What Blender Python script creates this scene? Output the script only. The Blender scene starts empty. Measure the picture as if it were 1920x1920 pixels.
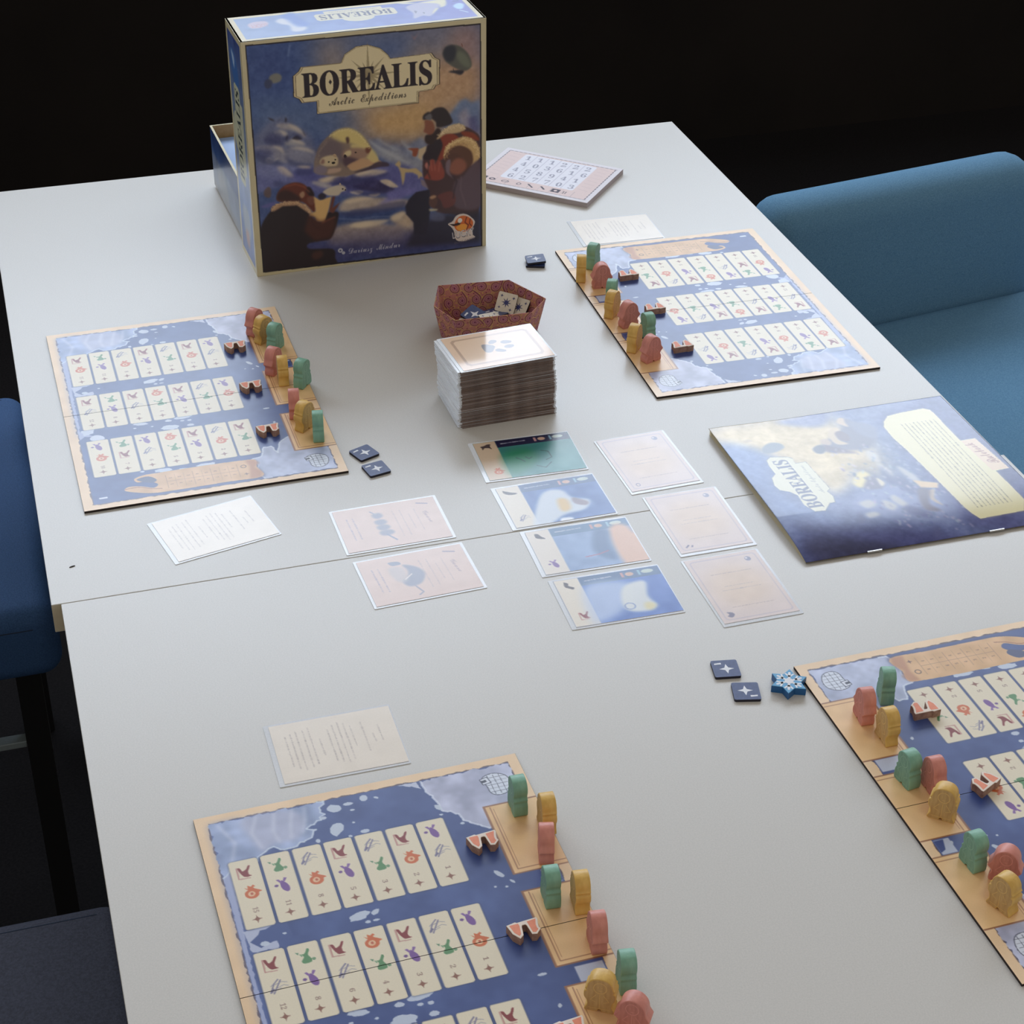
import bpy, bmesh, math, random
import numpy as np
from mathutils import Vector, Matrix

S = bpy.context.scene
C = S.collection
R = math.radians
TZ = 0.74                                     # table height

# ------------------------------------------------------------------ camera
cam = bpy.data.cameras.new('camera')
co = bpy.data.objects.new('camera', cam); C.objects.link(co)
cam.sensor_width = 36.0
cam.lens = 3469.0 / 1920.0 * 36.0
cam.clip_start = 0.05
_F = Vector((0.2436, 0.7995, -0.5491)); _R = Vector((0.9583, -0.2857, 0.0092)); _U = _R.cross(_F)
_F.normalize(); _R.normalize(); _U.normalize()
co.matrix_world = Matrix(((_R.x, _U.x, -_F.x, -0.0041), (_R.y, _U.y, -_F.y, -1.1957), (_R.z, _U.z, -_F.z, 0.841 + TZ), (0, 0, 0, 1)))
S.camera = co

# ------------------------------------------------------------------ world, lights, exposure
S.view_settings.view_transform = 'Standard'
S.view_settings.look = 'None'
S.view_settings.gamma = 1
S.view_settings.use_curve_mapping = False
S.view_settings.exposure = 0.12
S.cycles.use_denoising = True
w = bpy.data.worlds.new('world'); S.world = w; w.use_nodes = True
w.node_tree.nodes['Background'].inputs[0].default_value = (1.0, 0.93, 0.845, 1)
w.node_tree.nodes['Background'].inputs[1].default_value = 0.42
WIN_L = 6.4                                   # daylight of the window panes
WIN_C = (0.79, 0.90, 1.05)

# ------------------------------------------------------------------ helpers
def s2l(c):
    c = np.clip(np.asarray(c, float), 0, 1)
    return np.where(c <= 0.04045, c / 12.92, ((c + 0.055) / 1.055) ** 2.4)
def rgb(r, g, b): return tuple(float(x) for x in s2l((r / 255, g / 255, b / 255)))
def P(s): return [tuple(float(a) for a in t.split(',')) for t in s.split()]

def nmat(name, rough=0.5, metal=0.0, spec=0.5, coat=0.0, coat_rough=0.1):
    m = bpy.data.materials.new(name); m.use_nodes = True
    b = m.node_tree.nodes['Principled BSDF']
    b.inputs['Roughness'].default_value = rough
    b.inputs['Metallic'].default_value = metal
    b.inputs['Specular IOR Level'].default_value = spec
    b.inputs['Coat Weight'].default_value = coat
    b.inputs['Coat Roughness'].default_value = coat_rough
    return m, b, m.node_tree
def mat(name, c1, c2=None, scale=200.0, rough=0.5, bump=0.0, bscale=None, detail=4.0, stretch=(1, 1, 1), **k):
    m, b, t = nmat(name, rough, **k)
    c2 = c2 or tuple(x * 0.93 for x in c1)
    tc = t.nodes.new('ShaderNodeTexCoord'); mp = t.nodes.new('ShaderNodeMapping')
    mp.inputs['Scale'].default_value = stretch
    no = t.nodes.new('ShaderNodeTexNoise'); no.inputs['Scale'].default_value = scale; no.inputs['Detail'].default_value = detail
    ra = t.nodes.new('ShaderNodeValToRGB')
    ra.color_ramp.elements[0].position = 0.35; ra.color_ramp.elements[1].position = 0.65
    ra.color_ramp.elements[0].color = (*c2, 1); ra.color_ramp.elements[1].color = (*c1, 1)
    L = t.links
    L.new(tc.outputs['Object'], mp.inputs[0]); L.new(mp.outputs[0], no.inputs['Vector'])
    L.new(no.outputs['Fac'], ra.inputs[0]); L.new(ra.outputs[0], b.inputs['Base Color'])
    if bump:
        n2 = t.nodes.new('ShaderNodeTexNoise'); n2.inputs['Scale'].default_value = bscale or scale; n2.inputs['Detail'].default_value = 2
        bp = t.nodes.new('ShaderNodeBump'); bp.inputs['Strength'].default_value = bump; bp.inputs['Distance'].default_value = 0.001
        L.new(mp.outputs[0], n2.inputs['Vector']); L.new(n2.outputs['Fac'], bp.inputs['Height']); L.new(bp.outputs[0], b.inputs['Normal'])
    return m
def printmat(name, rough=0.35, fibre=0.05, **k):
    """ink on card: painted colour attribute, with a little paper fibre"""
    m, b, t = nmat(name, rough, **k)
    at = t.nodes.new('ShaderNodeVertexColor'); at.layer_name = 'ink'
    tc = t.nodes.new('ShaderNodeTexCoord'); no = t.nodes.new('ShaderNodeTexNoise')
    no.inputs['Scale'].default_value = 900; no.inputs['Detail'].default_value = 2
    mr = t.nodes.new('ShaderNodeMapRange'); mr.inputs['To Min'].default_value = 1 - fibre; mr.inputs['To Max'].default_value = 1 + fibre
    mx = t.nodes.new('ShaderNodeMix'); mx.data_type = 'RGBA'; mx.blend_type = 'MULTIPLY'; mx.inputs[0].default_value = 1
    L = t.links
    L.new(tc.outputs['Object'], no.inputs['Vector']); L.new(no.outputs['Fac'], mr.inputs['Value'])
    L.new(at.outputs['Color'], mx.inputs[6]); L.new(mr.outputs[0], mx.inputs[7]); L.new(mx.outputs[2], b.inputs['Base Color'])
    return m

def link(name, me, parent=None, mats=()):
    o = bpy.data.objects.new(name, me); C.objects.link(o)
    for m in mats: me.materials.append(m)
    if parent is not None: o.parent = parent
    return o
def tag(o, label=None, cat=None, group=None, kind=None):
    if label: o['label'] = label
    if cat: o['category'] = cat
    if group: o['group'] = group
    if kind: o['kind'] = kind
    return o
def empty(name, loc, rz=0.0):
    o = bpy.data.objects.new(name, None); C.objects.link(o)
    o.location = loc; o.rotation_euler = (0, 0, rz); o.empty_display_size = 0.02
    return o
def bm2me(name, bm):
    me = bpy.data.meshes.new(name); bm.normal_update(); bm.to_mesh(me); bm.free(); return me
def bbox(bm, x0, x1, y0, y1, z0, z1, bev=0.0, seg=2, mi=0):
    r = bmesh.ops.create_cube(bm, size=1)
    for v in r['verts']: v.co = Vector(((x0 + x1) / 2 + v.co.x * (x1 - x0), (y0 + y1) / 2 + v.co.y * (y1 - y0), (z0 + z1) / 2 + v.co.z * (z1 - z0)))
    fs = {f for v in r['verts'] for f in v.link_faces}
    for f in fs: f.material_index = mi
    if bev:
        bmesh.ops.bevel(bm, geom=list({e for f in fs for e in f.edges}), offset=bev, segments=seg, affect='EDGES', profile=0.5)
    return bm
def boxme(name, *a, **k): return bm2me(name, bbox(bmesh.new(), *a, **k))
def extrude(name, pts, z0, z1, bev=0.0, side=0, top=0):
    """closed outline in XY extruded from z0 to z1"""
    bm = bmesh.new()
    lo = [bm.verts.new((x, y, z0)) for x, y in pts]; hi = [bm.verts.new((x, y, z1)) for x, y in pts]
    n = len(pts)
    t = bm.faces.new(hi); b = bm.faces.new(lo[::-1]); t.material_index = top; b.material_index = top
    for i in range(n):
        f = bm.faces.new((lo[i], lo[(i + 1) % n], hi[(i + 1) % n], hi[i])); f.material_index = side
    bmesh.ops.recalc_face_normals(bm, faces=bm.faces[:])
    if bev:
        es = [e for e in bm.edges if (t in e.link_faces or b in e.link_faces)]
        bmesh.ops.bevel(bm, geom=es, offset=bev, segments=2, affect='EDGES', profile=0.5)
    bmesh.ops.triangulate(bm, faces=[f for f in bm.faces if len(f.verts) > 4])
    return bm2me(name, bm)
def smooth(pts, n=4):
    """closed Catmull-Rom through the points"""
    out = []; k = len(pts)
    for i in range(k):
        p0, p1, p2, p3 = (np.array(pts[(i + j) % k], float) for j in (-1, 0, 1, 2))
        for s in range(n):
            t = s / n
            out.append(tuple(0.5 * ((2 * p1) + (-p0 + p2) * t + (2 * p0 - 5 * p1 + 4 * p2 - p3) * t * t + (-p0 + 3 * p1 - 3 * p2 + p3) * t ** 3)))
    return out

_tx = {}
def glyphs(s):
    if s not in _tx:
        cu = bpy.data.curves.new('lettering', 'FONT'); cu.body = s; cu.resolution_u = 3
        o = bpy.data.objects.new('lettering', cu); C.objects.link(o)
        bpy.context.view_layer.update()
        me = o.evaluated_get(bpy.context.evaluated_depsgraph_get()).to_mesh()
        me.calc_loop_triangles()
        v = np.array([x.co[:2] for x in me.vertices]); t = [tuple(x.vertices) for x in me.loop_triangles]
        bpy.data.objects.remove(o); bpy.data.curves.remove(cu)
        v -= v.min(0); _tx[s] = (v / v.max(0), t, v.max(0))
    return _tx[s]
def serif(s): return ''.join(chr(0x1D400 + ord(c) - 65) if c.isupper() else chr(0x1D41A + ord(c) - 97) if c.islower() else c for c in s)
def num(s): return ''.join(chr(0x1D7CE + int(c)) for c in str(s))
def script(s): return ''.join(chr(0x1D4D0 + ord(c) - 65) if c.isupper() else chr(0x1D4EA + ord(c) - 97) if c.islower() else c for c in s)

class Canvas:
    """a sheet painted in millimetres, x right and y down, n points per millimetre"""
    def __init__(s, w, h, n, col, seed=0):
        s.w, s.h, s.n = w, h, n
        s.nx, s.ny = int(round(w * n)) + 1, int(round(h * n)) + 1
        s.a = np.empty((s.ny, s.nx, 3)); s.a[:] = np.array(col) / 255.0
        s.rg = np.random.RandomState(seed); s.jit = 0
    def _box(s, x0, y0, x1, y1, pad=0):
        i0 = max(0, int((x0 - pad) * s.n) - 1); i1 = min(s.nx, int((x1 + pad) * s.n) + 3)
        j0 = max(0, int((y0 - pad) * s.n) - 1); j1 = min(s.ny, int((y1 + pad) * s.n) + 3)
        return i0, i1, j0, j1
    def mask(s, pts, soft=0, ss=2):
        p = np.array(pts, float); i0, i1, j0, j1 = s._box(*p.min(0), *p.max(0), soft * 2)
        if i1 <= i0 or j1 <= j0: return None
        q = (np.arange((i1 - i0) * ss) + 0.5) / ss - 0.5 + i0; r = (np.arange((j1 - j0) * ss) + 0.5) / ss - 0.5 + j0
        X = q[None, :] / s.n; Y = r[:, None] / s.n
        m = np.zeros((len(r), len(q)), bool)
        a = p; b = np.roll(p, -1, 0)
        for (ax, ay), (bx, by) in zip(a, b):
            if ay == by: continue
            c = ((ay > Y) != (by > Y))
            m ^= c & (X < (bx - ax) * (Y - ay) / (by - ay) + ax)
        m = m.reshape(j1 - j0, ss, i1 - i0, ss).mean((1, 3))
        if soft: m = s.blur(m, soft * s.n)
        return m, i0, i1, j0, j1
    def blur(s, m, r):
        k = max(1, int(round(r)))
        for _ in range(2):
            for ax in (0, 1):
                c = np.cumsum(np.concatenate([np.repeat(np.take(m, [0], ax), k + 1, ax), m, np.repeat(np.take(m, [-1], ax), k, ax)], ax), ax)
                N = m.shape[ax]
                m = (np.take(c, range(2 * k + 1, 2 * k + 1 + N), ax) - np.take(c, range(0, N), ax)) / (2 * k + 1)
        return m
    def put(s, M, col, a=1.0):
        if M is None: return
        m, i0, i1, j0, j1 = M; m = (m * a)[..., None]
        col = np.array(col, float) / 255.0
        s.a[j0:j1, i0:i1] = s.a[j0:j1, i0:i1] * (1 - m) + col * m
    def poly(s, pts, col, a=1.0, soft=0): s.put(s.mask(pts, soft), col, a)
    def blob(s, pts, col, a=1.0, soft=0, n=4): s.put(s.mask(smooth(pts, n), soft), col, a)
    def rect(s, x0, y0, x1, y1, col, a=1.0, r=0, soft=0):
        if r:
            pts = []
            for cx, cy, q in ((x1 - r, y0 + r, -90), (x1 - r, y1 - r, 0), (x0 + r, y1 - r, 90), (x0 + r, y0 + r, 180)):
                pts += [(cx + r * math.cos(R(q + t)), cy + r * math.sin(R(q + t))) for t in (0, 30, 60, 90)]
        else: pts = [(x0, y0), (x1, y0), (x1, y1), (x0, y1)]
        s.poly(pts, col, a, soft)
    def ell(s, x, y, rx, ry, col, a=1.0, rot=0, soft=0, n=20):
        c, d = math.cos(R(rot)), math.sin(R(rot))
        s.poly([(x + rx * math.cos(t) * c - ry * math.sin(t) * d, y + rx * math.cos(t) * d + ry * math.sin(t) * c) for t in np.linspace(0, 2 * math.pi, n, endpoint=False)], col, a, soft)
    def ring(s, x, y, rx, ry, wd, col, a=1.0, rot=0, n=22):
        c, d = math.cos(R(rot)), math.sin(R(rot))
        p = [(x + rx * math.cos(t) * c - ry * math.sin(t) * d, y + rx * math.cos(t) * d + ry * math.sin(t) * c) for t in np.linspace(0, 2 * math.pi, n)]
        s.line(p, wd, col, a)
    def line(s, pts, wd, col, a=1.0, soft=0):
        for (x0, y0), (x1, y1) in zip(pts, pts[1:]):
            l = math.hypot(x1 - x0, y1 - y0)
            if l < 1e-6: continue
            nx, ny = -(y1 - y0) / l * wd / 2, (x1 - x0) / l * wd / 2
            ex, ey = (x1 - x0) / l * wd * 0.2, (y1 - y0) / l * wd * 0.2
            s.poly([(x0 - ex + nx, y0 - ey + ny), (x1 + ex + nx, y1 + ey + ny), (x1 + ex - nx, y1 + ey - ny), (x0 - ex - nx, y0 - ey - ny)], col, a, soft)
    def wash(s, stops, x0=None, y0=None, x1=None, y1=None, axis=0):
        """ink gradient across a region: stops = [(t, colour), ...] along x (axis 0) or y (axis 1)"""
        x0, y0, x1, y1 = x0 or 0, y0 or 0, x1 or s.w, y1 or s.h
        i0, i1, j0, j1 = int(x0 * s.n), int(x1 * s.n) + 1, int(y0 * s.n), int(y1 * s.n) + 1
        N = (i1 - i0) if axis == 0 else (j1 - j0); t = np.linspace(0, 1, N)
        g = np.stack([np.interp(t, [q[0] for q in stops], [q[1][k] / 255 for q in stops]) for k in range(3)], -1)
        s.a[j0:j1, i0:i1] = (g[None] if axis == 0 else g[:, None])[:s.ny, :s.nx]
    def mottle(s, amp, mm, M=None):
        gx, gy = int(s.w / mm) + 3, int(s.h / mm) + 3
        g = s.rg.rand(gy, gx) - 0.5
        X = np.linspace(0, gx - 2, s.nx); Y = np.linspace(0, gy - 2, s.ny)
        xi, yi = X.astype(int), Y.astype(int); xf, yf = X - xi, Y - yi
        xf = xf * xf * (3 - 2 * xf); yf = (yf * yf * (3 - 2 * yf))[:, None]
        v = (g[np.ix_(yi, xi)] * (1 - xf) + g[np.ix_(yi, xi + 1)] * xf) * (1 - yf) + (g[np.ix_(yi + 1, xi)] * (1 - xf) + g[np.ix_(yi + 1, xi + 1)] * xf) * yf
        v = v[..., None] * amp * 2
        if M is None: s.a += v
        else:
            m, i0, i1, j0, j1 = M; s.a[j0:j1, i0:i1] += v[j0:j1, i0:i1] * m[..., None]
    def text(s, body, x, y, wd, ht, col, a=1.0, rot=0, ss=3):
        """lettering fitted to wd x ht millimetres about its centre"""
        v, T, _ = glyphs(body); c, d = math.cos(R(rot)), math.sin(R(rot))
        u = (v[:, 0] - 0.5) * wd; q = (0.5 - v[:, 1]) * ht
        X = (x + u * c - q * d) * s.n; Y = (y + u * d + q * c) * s.n
        i0, i1 = max(0, int(X.min()) - 1), min(s.nx, int(X.max()) + 3); j0, j1 = max(0, int(Y.min()) - 1), min(s.ny, int(Y.max()) + 3)
        if i1 <= i0 or j1 <= j0: return
        m = np.zeros(((j1 - j0) * ss, (i1 - i0) * ss), bool)
        X = (X - i0 + 0.5) * ss; Y = (Y - j0 + 0.5) * ss
        for t in T:
            xs, ys = X[list(t)], Y[list(t)]
            a0, a1, b0, b1 = max(0, int(xs.min())), min(m.shape[1], int(xs.max()) + 2), max(0, int(ys.min())), min(m.shape[0], int(ys.max()) + 2)
            if a1 <= a0 or b1 <= b0: continue
            gx = np.arange(a0, a1)[None] + 0.5; gy = np.arange(b0, b1)[:, None] + 0.5
            e = [(xs[(k + 1) % 3] - xs[k]) * (gy - ys[k]) - (ys[(k + 1) % 3] - ys[k]) * (gx - xs[k]) for k in range(3)]
            m[b0:b1, a0:a1] |= ((e[0] >= 0) & (e[1] >= 0) & (e[2] >= 0)) | ((e[0] <= 0) & (e[1] <= 0) & (e[2] <= 0))
        s.put((m.reshape(j1 - j0, ss, i1 - i0, ss).mean((1, 3)), i0, i1, j0, j1), col, a)
    def scrawl(s, x0, y0, x1, y1, th, col, a=1.0):
        """one line of small illegible lettering"""
        l = math.hypot(x1 - x0, y1 - y0); dx, dy = (x1 - x0) / l, (y1 - y0) / l; t = 0
        while t < l:
            k = min(l - t, s.rg.uniform(1.2, 3.6))
            s.line([(x0 + dx * t, y0 + dy * t), (x0 + dx * (t + k), y0 + dy * (t + k))], th * s.rg.uniform(0.7, 1.2), col, a * s.rg.uniform(0.6, 1))
            t += k + 0.8

def sheet(name, cv, pos, j0=0, j1=None, i0=0, i1=None):
    """grid mesh carrying the painted canvas; pos(X, Y) in mm -> (x, y, z) arrays in metres"""
    j1 = cv.ny if j1 is None else j1; i1 = cv.nx if i1 is None else i1
    a = cv.a[j0:j1, i0:i1]; ny, nx = a.shape[:2]
    X, Y = np.meshgrid(np.arange(i0, i1) / cv.n, np.arange(j0, j1) / cv.n)
    co_ = np.stack(pos(X, Y), -1).reshape(-1, 3).astype(np.float32)
    me = bpy.data.meshes.new(name)
    idx = np.arange(ny * nx).reshape(ny, nx)
    q = np.stack([idx[:-1, :-1], idx[1:, :-1], idx[1:, 1:], idx[:-1, 1:]], -1).reshape(-1).astype(np.int32)
    nf = (ny - 1) * (nx - 1)
    me.vertices.add(ny * nx); me.vertices.foreach_set('co', co_.ravel())
    me.loops.add(nf * 4); me.loops.foreach_set('vertex_index', q)
    me.polygons.add(nf); me.polygons.foreach_set('loop_start', np.arange(0, nf * 4, 4, dtype=np.int32))
    me.update(calc_edges=True)
    at = me.color_attributes.new('ink', 'FLOAT_COLOR', 'POINT')
    c4 = np.ones((ny * nx, 4), np.float32); c4[:, :3] = s2l(a).reshape(-1, 3)
    at.data.foreach_set('color', c4.ravel())
    return me

# ------------------------------------------------------------------ materials
M_table = mat('white_laminate', rgb(207, 204, 199), rgb(199, 197, 192), 900, rough=0.33, bump=0.05, bscale=1500, spec=0.72)
M_edge = mat('edge_band', rgb(205, 195, 170), rgb(196, 186, 162), 90, rough=0.45)
M_legm = mat('table_leg_paint', rgb(160, 155, 145), None, 90, rough=0.4)
M_black = mat('black_wall_paint', rgb(34, 30, 28), rgb(27, 24, 23), 3, rough=0.9, spec=0.15)
M_floor = mat('dark_carpet', rgb(28, 26, 27), rgb(19, 18, 19), 300, rough=0.95, bump=0.4, bscale=900, spec=0.1)
M_frame = mat('window_frame_paint', rgb(190, 190, 190), None, 50, rough=0.5)
M_blue = mat('blue_upholstery', rgb(104, 146, 176), rgb(86, 128, 160), 700, rough=0.85, bump=0.5, bscale=1100, spec=0.2)
M_blue2 = mat('navy_upholstery', rgb(64, 96, 140), rgb(50, 80, 122), 700, rough=0.7, bump=0.5, bscale=1100, spec=0.2)
M_grey = mat('charcoal_upholstery', rgb(72, 76, 92), rgb(58, 60, 74), 500, rough=0.75, bump=0.5, bscale=900, spec=0.3)
M_stitch = mat('dark_thread', rgb(30, 46, 70), None, 500, rough=0.8)
M_metal = mat('satin_metal', rgb(140, 152, 154), None, 300, rough=0.45, metal=0.3)
M_dkmetal = mat('black_metal', rgb(14, 14, 16), None, 100, rough=0.5)
M_cream = mat('cream_card_wrap', rgb(214, 203, 165), rgb(206, 195, 157), 120, rough=0.4, coat=0.2)
M_kraft = mat('kraft_cardboard', rgb(186, 156, 118), rgb(176, 146, 108), 200, rough=0.8)
M_bedge = mat('board_dark_edge', rgb(44, 30, 24), rgb(30, 20, 16), 200, rough=0.8)
M_print = printmat('printed_board_ink', rough=0.32, spec=0.75, coat=0.04, coat_rough=0.25)
M_gloss = printmat('glossy_box_ink', rough=0.3, spec=0.5, coat=0.15)
M_book = printmat('rulebook_ink', rough=0.2, spec=0.6)
M_card = printmat('card_ink_in_sleeve', rough=0.24, spec=0.5, coat=0.25, coat_rough=0.2)
M_top = printmat('top_card_ink_in_sleeve', rough=0.3, spec=0.2, coat=0.85, coat_rough=0.06)
M_paper = printmat('patterned_paper_ink', rough=0.6, spec=0.3)
M_pad = printmat('pad_paper_ink', rough=0.6, spec=0.3)
M_padside = mat('paper_block', rgb(190, 180, 184), rgb(165, 155, 160), 40, rough=0.8, stretch=(1, 1, 60))
M_page = mat('page_paper', rgb(225, 215, 185), None, 100, rough=0.7)
M_staple = mat('staple_wire', rgb(215, 215, 215), None, 100, rough=0.3, metal=0.8)
M_cardcore = mat('card_core', rgb(128, 108, 98), rgb(98, 82, 76), 60, rough=0.7)
M_cardcore2 = mat('card_core_light', rgb(156, 140, 134), rgb(124, 108, 102), 60, rough=0.7)
M_star = mat('blue_tile_print', rgb(64, 78, 124), rgb(56, 70, 114), 400, rough=0.34, spec=0.5)
M_starside = mat('tile_edge', rgb(26, 26, 44), None, 200, rough=0.6)
M_creamtile = mat('cream_tile_print', rgb(222, 214, 196), None, 300, rough=0.45)
M_white = mat('white_ink', rgb(232, 234, 240), None, 300, rough=0.4)
M_inkblue = mat('blue_ink', rgb(48, 52, 110), None, 300, rough=0.5)
M_snow = mat('snow_token_top', rgb(96, 168, 212), rgb(82, 154, 202), 500, rough=0.35)
M_snowside = mat('snow_token_side', rgb(28, 96, 156), None, 400, rough=0.4)
M_ship_w = mat('ship_outline_print', rgb(240, 226, 212), None, 300, rough=0.5)
M_ship_s = mat('ship_wood_side', rgb(176, 140, 122), rgb(146, 110, 94), 300, rough=0.6)
M_ship_o = mat('ship_orange_ink', rgb(238, 146, 112), None, 400, rough=0.5)
def sleeve_mat():
    m, b, t = nmat('clear_sleeve_plastic', 0.12, spec=0.6)
    b.inputs['Base Color'].default_value = (*rgb(244, 248, 254), 1)
    no = t.nodes.new('ShaderNodeTexNoise'); no.inputs['Scale'].default_value = 60
    mr = t.nodes.new('ShaderNodeMapRange'); mr.inputs['To Min'].default_value = 0.75; mr.inputs['To Max'].default_value = 0.95
    t.links.new(no.outputs['Fac'], mr.inputs['Value']); t.links.new(mr.outputs[0], b.inputs['Alpha'])
    return m
M_sleeve = sleeve_mat()
MEEP = {}
for k_, c1_, c2_ in (('pink', (224, 150, 136), (208, 134, 122)), ('yellow', (230, 190, 106), (212, 170, 86)), ('green', (138, 186, 162), (120, 168, 146))):
    MEEP[k_] = mat(k_ + '_painted_wood', rgb(*c1_), rgb(*c2_), 160, rough=0.42, bump=0.15, bscale=500, stretch=(1, 1, 0.25))
MFACE = {k_: mat(k_ + '_sawn_face', rgb(*c1_), rgb(*c2_), 420, rough=0.6, stretch=(1, 1, 0.2)) for k_, c1_, c2_ in (('pink', (206, 136, 124), (188, 118, 108)), ('yellow', (208, 174, 118), (190, 152, 98)), ('green', (130, 172, 150), (112, 154, 134)))}
M_mface = {'pink': mat('pink_face_line', rgb(222, 150, 140), None, 300), 'yellow': mat('yellow_face_line', rgb(226, 190, 120), None, 300), 'green': mat('green_face_line', rgb(140, 184, 160), None, 300)}

# ------------------------------------------------------------------ the room
def structure(name, me, m):
    o = link(name, me, None, m); o['kind'] = 'structure'; return o
structure('floor', boxme('floor', -3.5, 4.6, -3.2, 2.5, -0.05, 0.0), [M_floor])
WY = 2.45; WB, WT = 1.70, 2.80; WX0, WX1 = -1.5, 4.0
bm = bmesh.new()
bbox(bm, -3.5, 4.6, WY, WY + 0.2, 0, WB); bbox(bm, -3.5, 4.6, WY, WY + 0.2, WT, 3.0)
bbox(bm, -3.5, WX0, WY, WY + 0.2, WB, WT); bbox(bm, WX1, 4.6, WY, WY + 0.2, WB, WT)
structure('wall_back', bm2me('wall_back', bm), [M_black])
M_pane = bpy.data.materials.new('daylit_window_pane'); M_pane.use_nodes = True
nt = M_pane.node_tree; nt.nodes.clear()
em = nt.nodes.new('ShaderNodeEmission'); em.inputs[0].default_value = (*WIN_C, 1); em.inputs[1].default_value = WIN_L * 1.0
ou = nt.nodes.new('ShaderNodeOutputMaterial'); nt.links.new(em.outputs[0], ou.inputs[0])
NW = 4
for i in range(NW):
    a0 = WX0 + (WX1 - WX0) * i / NW; a1 = WX0 + (WX1 - WX0) * (i + 1) / NW
    bm = bmesh.new(); f_ = 0.03
    bbox(bm, a0, a0 + f_, WY + 0.04, WY + 0.12, WB, WT); bbox(bm, a1 - f_, a1, WY + 0.04, WY + 0.12, WB, WT)
    bbox(bm, a0 + f_, a1 - f_, WY + 0.04, WY + 0.12, WB, WB + f_); bbox(bm, a0 + f_, a1 - f_, WY + 0.04, WY + 0.12, WT - f_, WT)
    wn = structure('window_%d' % (i + 1), bm2me('window_frame', bm), [M_frame])
    pn = link('pane', boxme('pane', a0 + f_, a1 - f_, WY + 0.075, WY + 0.085, WB + f_, WT - f_), wn, [M_pane])

# ------------------------------------------------------------------ tables
def table(x0, x1, y0, y1, label):
    t = empty('table', (x0, y0, 0)); tag(t, label, 'table')
    w_, d_ = x1 - x0, y1 - y0
    bm = bbox(bmesh.new(), 0, w_, 0, d_, TZ - 0.026, TZ, bev=0.0005, seg=2)
    for f in bm.faces:
        if abs(f.normal.z) < 0.3: f.material_index = 1
    me = bm2me('tabletop', bm); link('tabletop', me, t, [M_table, M_edge])
    lg = boxme('leg', -0.022, 0.022, -0.022, 0.022, 0, TZ - 0.066, bev=0.003)
    lg.materials.append(M_legm)
    for lx in (0.06, w_ - 0.06):
        for ly in (0.06, d_ - 0.06):
            l = link('leg', lg, t); l.location = (lx, ly, 0)
    for nm, b_ in (('apron', (0.06, w_ - 0.06, 0.05, 0.07)), ('apron', (0.06, w_ - 0.06, d_ - 0.07, d_ - 0.05)), ('apron', (0.05, 0.07, 0.07, d_ - 0.07)), ('apron', (w_ - 0.07, w_ - 0.05, 0.07, d_ - 0.07))):
        link(nm, boxme(nm, *b_, TZ - 0.066, TZ - 0.026, bev=0.002), t, [M_legm])
    return t
table(-0.0078, 0.8055, 0.0002, 0.809, 'white laminate table farther from the camera carrying the tall game box')
table(-0.0005, 0.8085, -0.806, -0.0003, 'white laminate table in the foreground, butted against the other along a thin seam')
cr = link('crumb', extrude('crumb', smooth([(-.0022, -.0006), (.0004, -.0002), (.0024, .0008), (.0006, .001), (-.001, .0003)], 3), 0, .0006), None, [M_bedge])
cr.location = (0.0124, 0.0476, TZ); tag(cr, 'tiny dark crumb alone on the white tabletop near its corner', 'crumb')

# ------------------------------------------------------------------ chairs
def cushion(name, x0, x1, y0, y1, z0, z1, bev, mt, parent, seg=6):
    o = link(name, boxme(name, x0, x1, y0, y1, z0, z1, bev=bev, seg=seg), parent, [mt])
    for p in o.data.polygons: p.use_smooth = True
    return o
def seam(name, pts, r, mt, parent):
    """thin round cord through the points, as a mesh"""
    bm = bmesh.new(); rings = []
    for i, p in enumerate(pts):
        a = Vector(pts[max(0, i - 1)]); b_ = Vector(pts[min(len(pts) - 1, i + 1)]); d = (b_ - a).normalized()
        u_ = d.cross(Vector((0.31, 0.2, 0.93))).normalized(); v_ = d.cross(u_)
        rings.append([bm.verts.new(Vector(p) + (u_ * math.cos(t) + v_ * math.sin(t)) * r) for t in (0, 1.05, 2.09, 3.14, 4.19, 5.24)])
    for p, q in zip(rings, rings[1:]):
        for k in range(6): bm.faces.new((p[k], p[(k + 1) % 6], q[(k + 1) % 6], q[k]))
    bmesh.ops.recalc_face_normals(bm, faces=bm.faces[:])
    return link(name, bm2me(name, bm), parent, [mt])
# right-hand armchair: its padded side panel runs away from the table, the seat lies in front of it
ch = empty('armchair', (0.912, 0.690, 0), R(8.5)); tag(ch, 'light blue upholstered armchair beside the right edge of the tables', 'chair')
bm = bbox(bmesh.new(), 0.0, 0.417, 0.0, 0.080, 0.30, TZ - 0.094, bev=0.037, seg=6)
for v in bm.verts: v.co.y += (v.co.z - 0.45) * 0.12
ar = link('armrest', bm2me('armrest', bm), ch, [M_blue])
for p in ar.data.polygons: p.use_smooth = True
seam('piping', [(0.012, 0.006 + (z - 0.45) * 0.12, z) for z in np.linspace(0.33, TZ - 0.13, 8)], 0.0022, M_blue, ar)
st = cushion('seat', 0.03, 0.62, -0.66, 0.012, 0.36, TZ - 0.262, 0.03, M_blue, ch)
cushion('backrest', 0.55, 0.64, -0.70, -0.02, 0.30, 0.60, 0.03, M_blue, ch)
cushion('base', 0.05, 0.60, -0.64, 0.05, 0.28, 0.37, 0.01, M_blue, ch, 2)
for x_, y_ in ((0.08, 0.02), (0.56, 0.02), (0.08, -0.60), (0.56, -0.60)):
    link('leg', boxme('leg', x_ - 0.015, x_ + 0.015, y_ - 0.015, y_ + 0.015, 0, 0.285), ch, [M_dkmetal])
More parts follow.
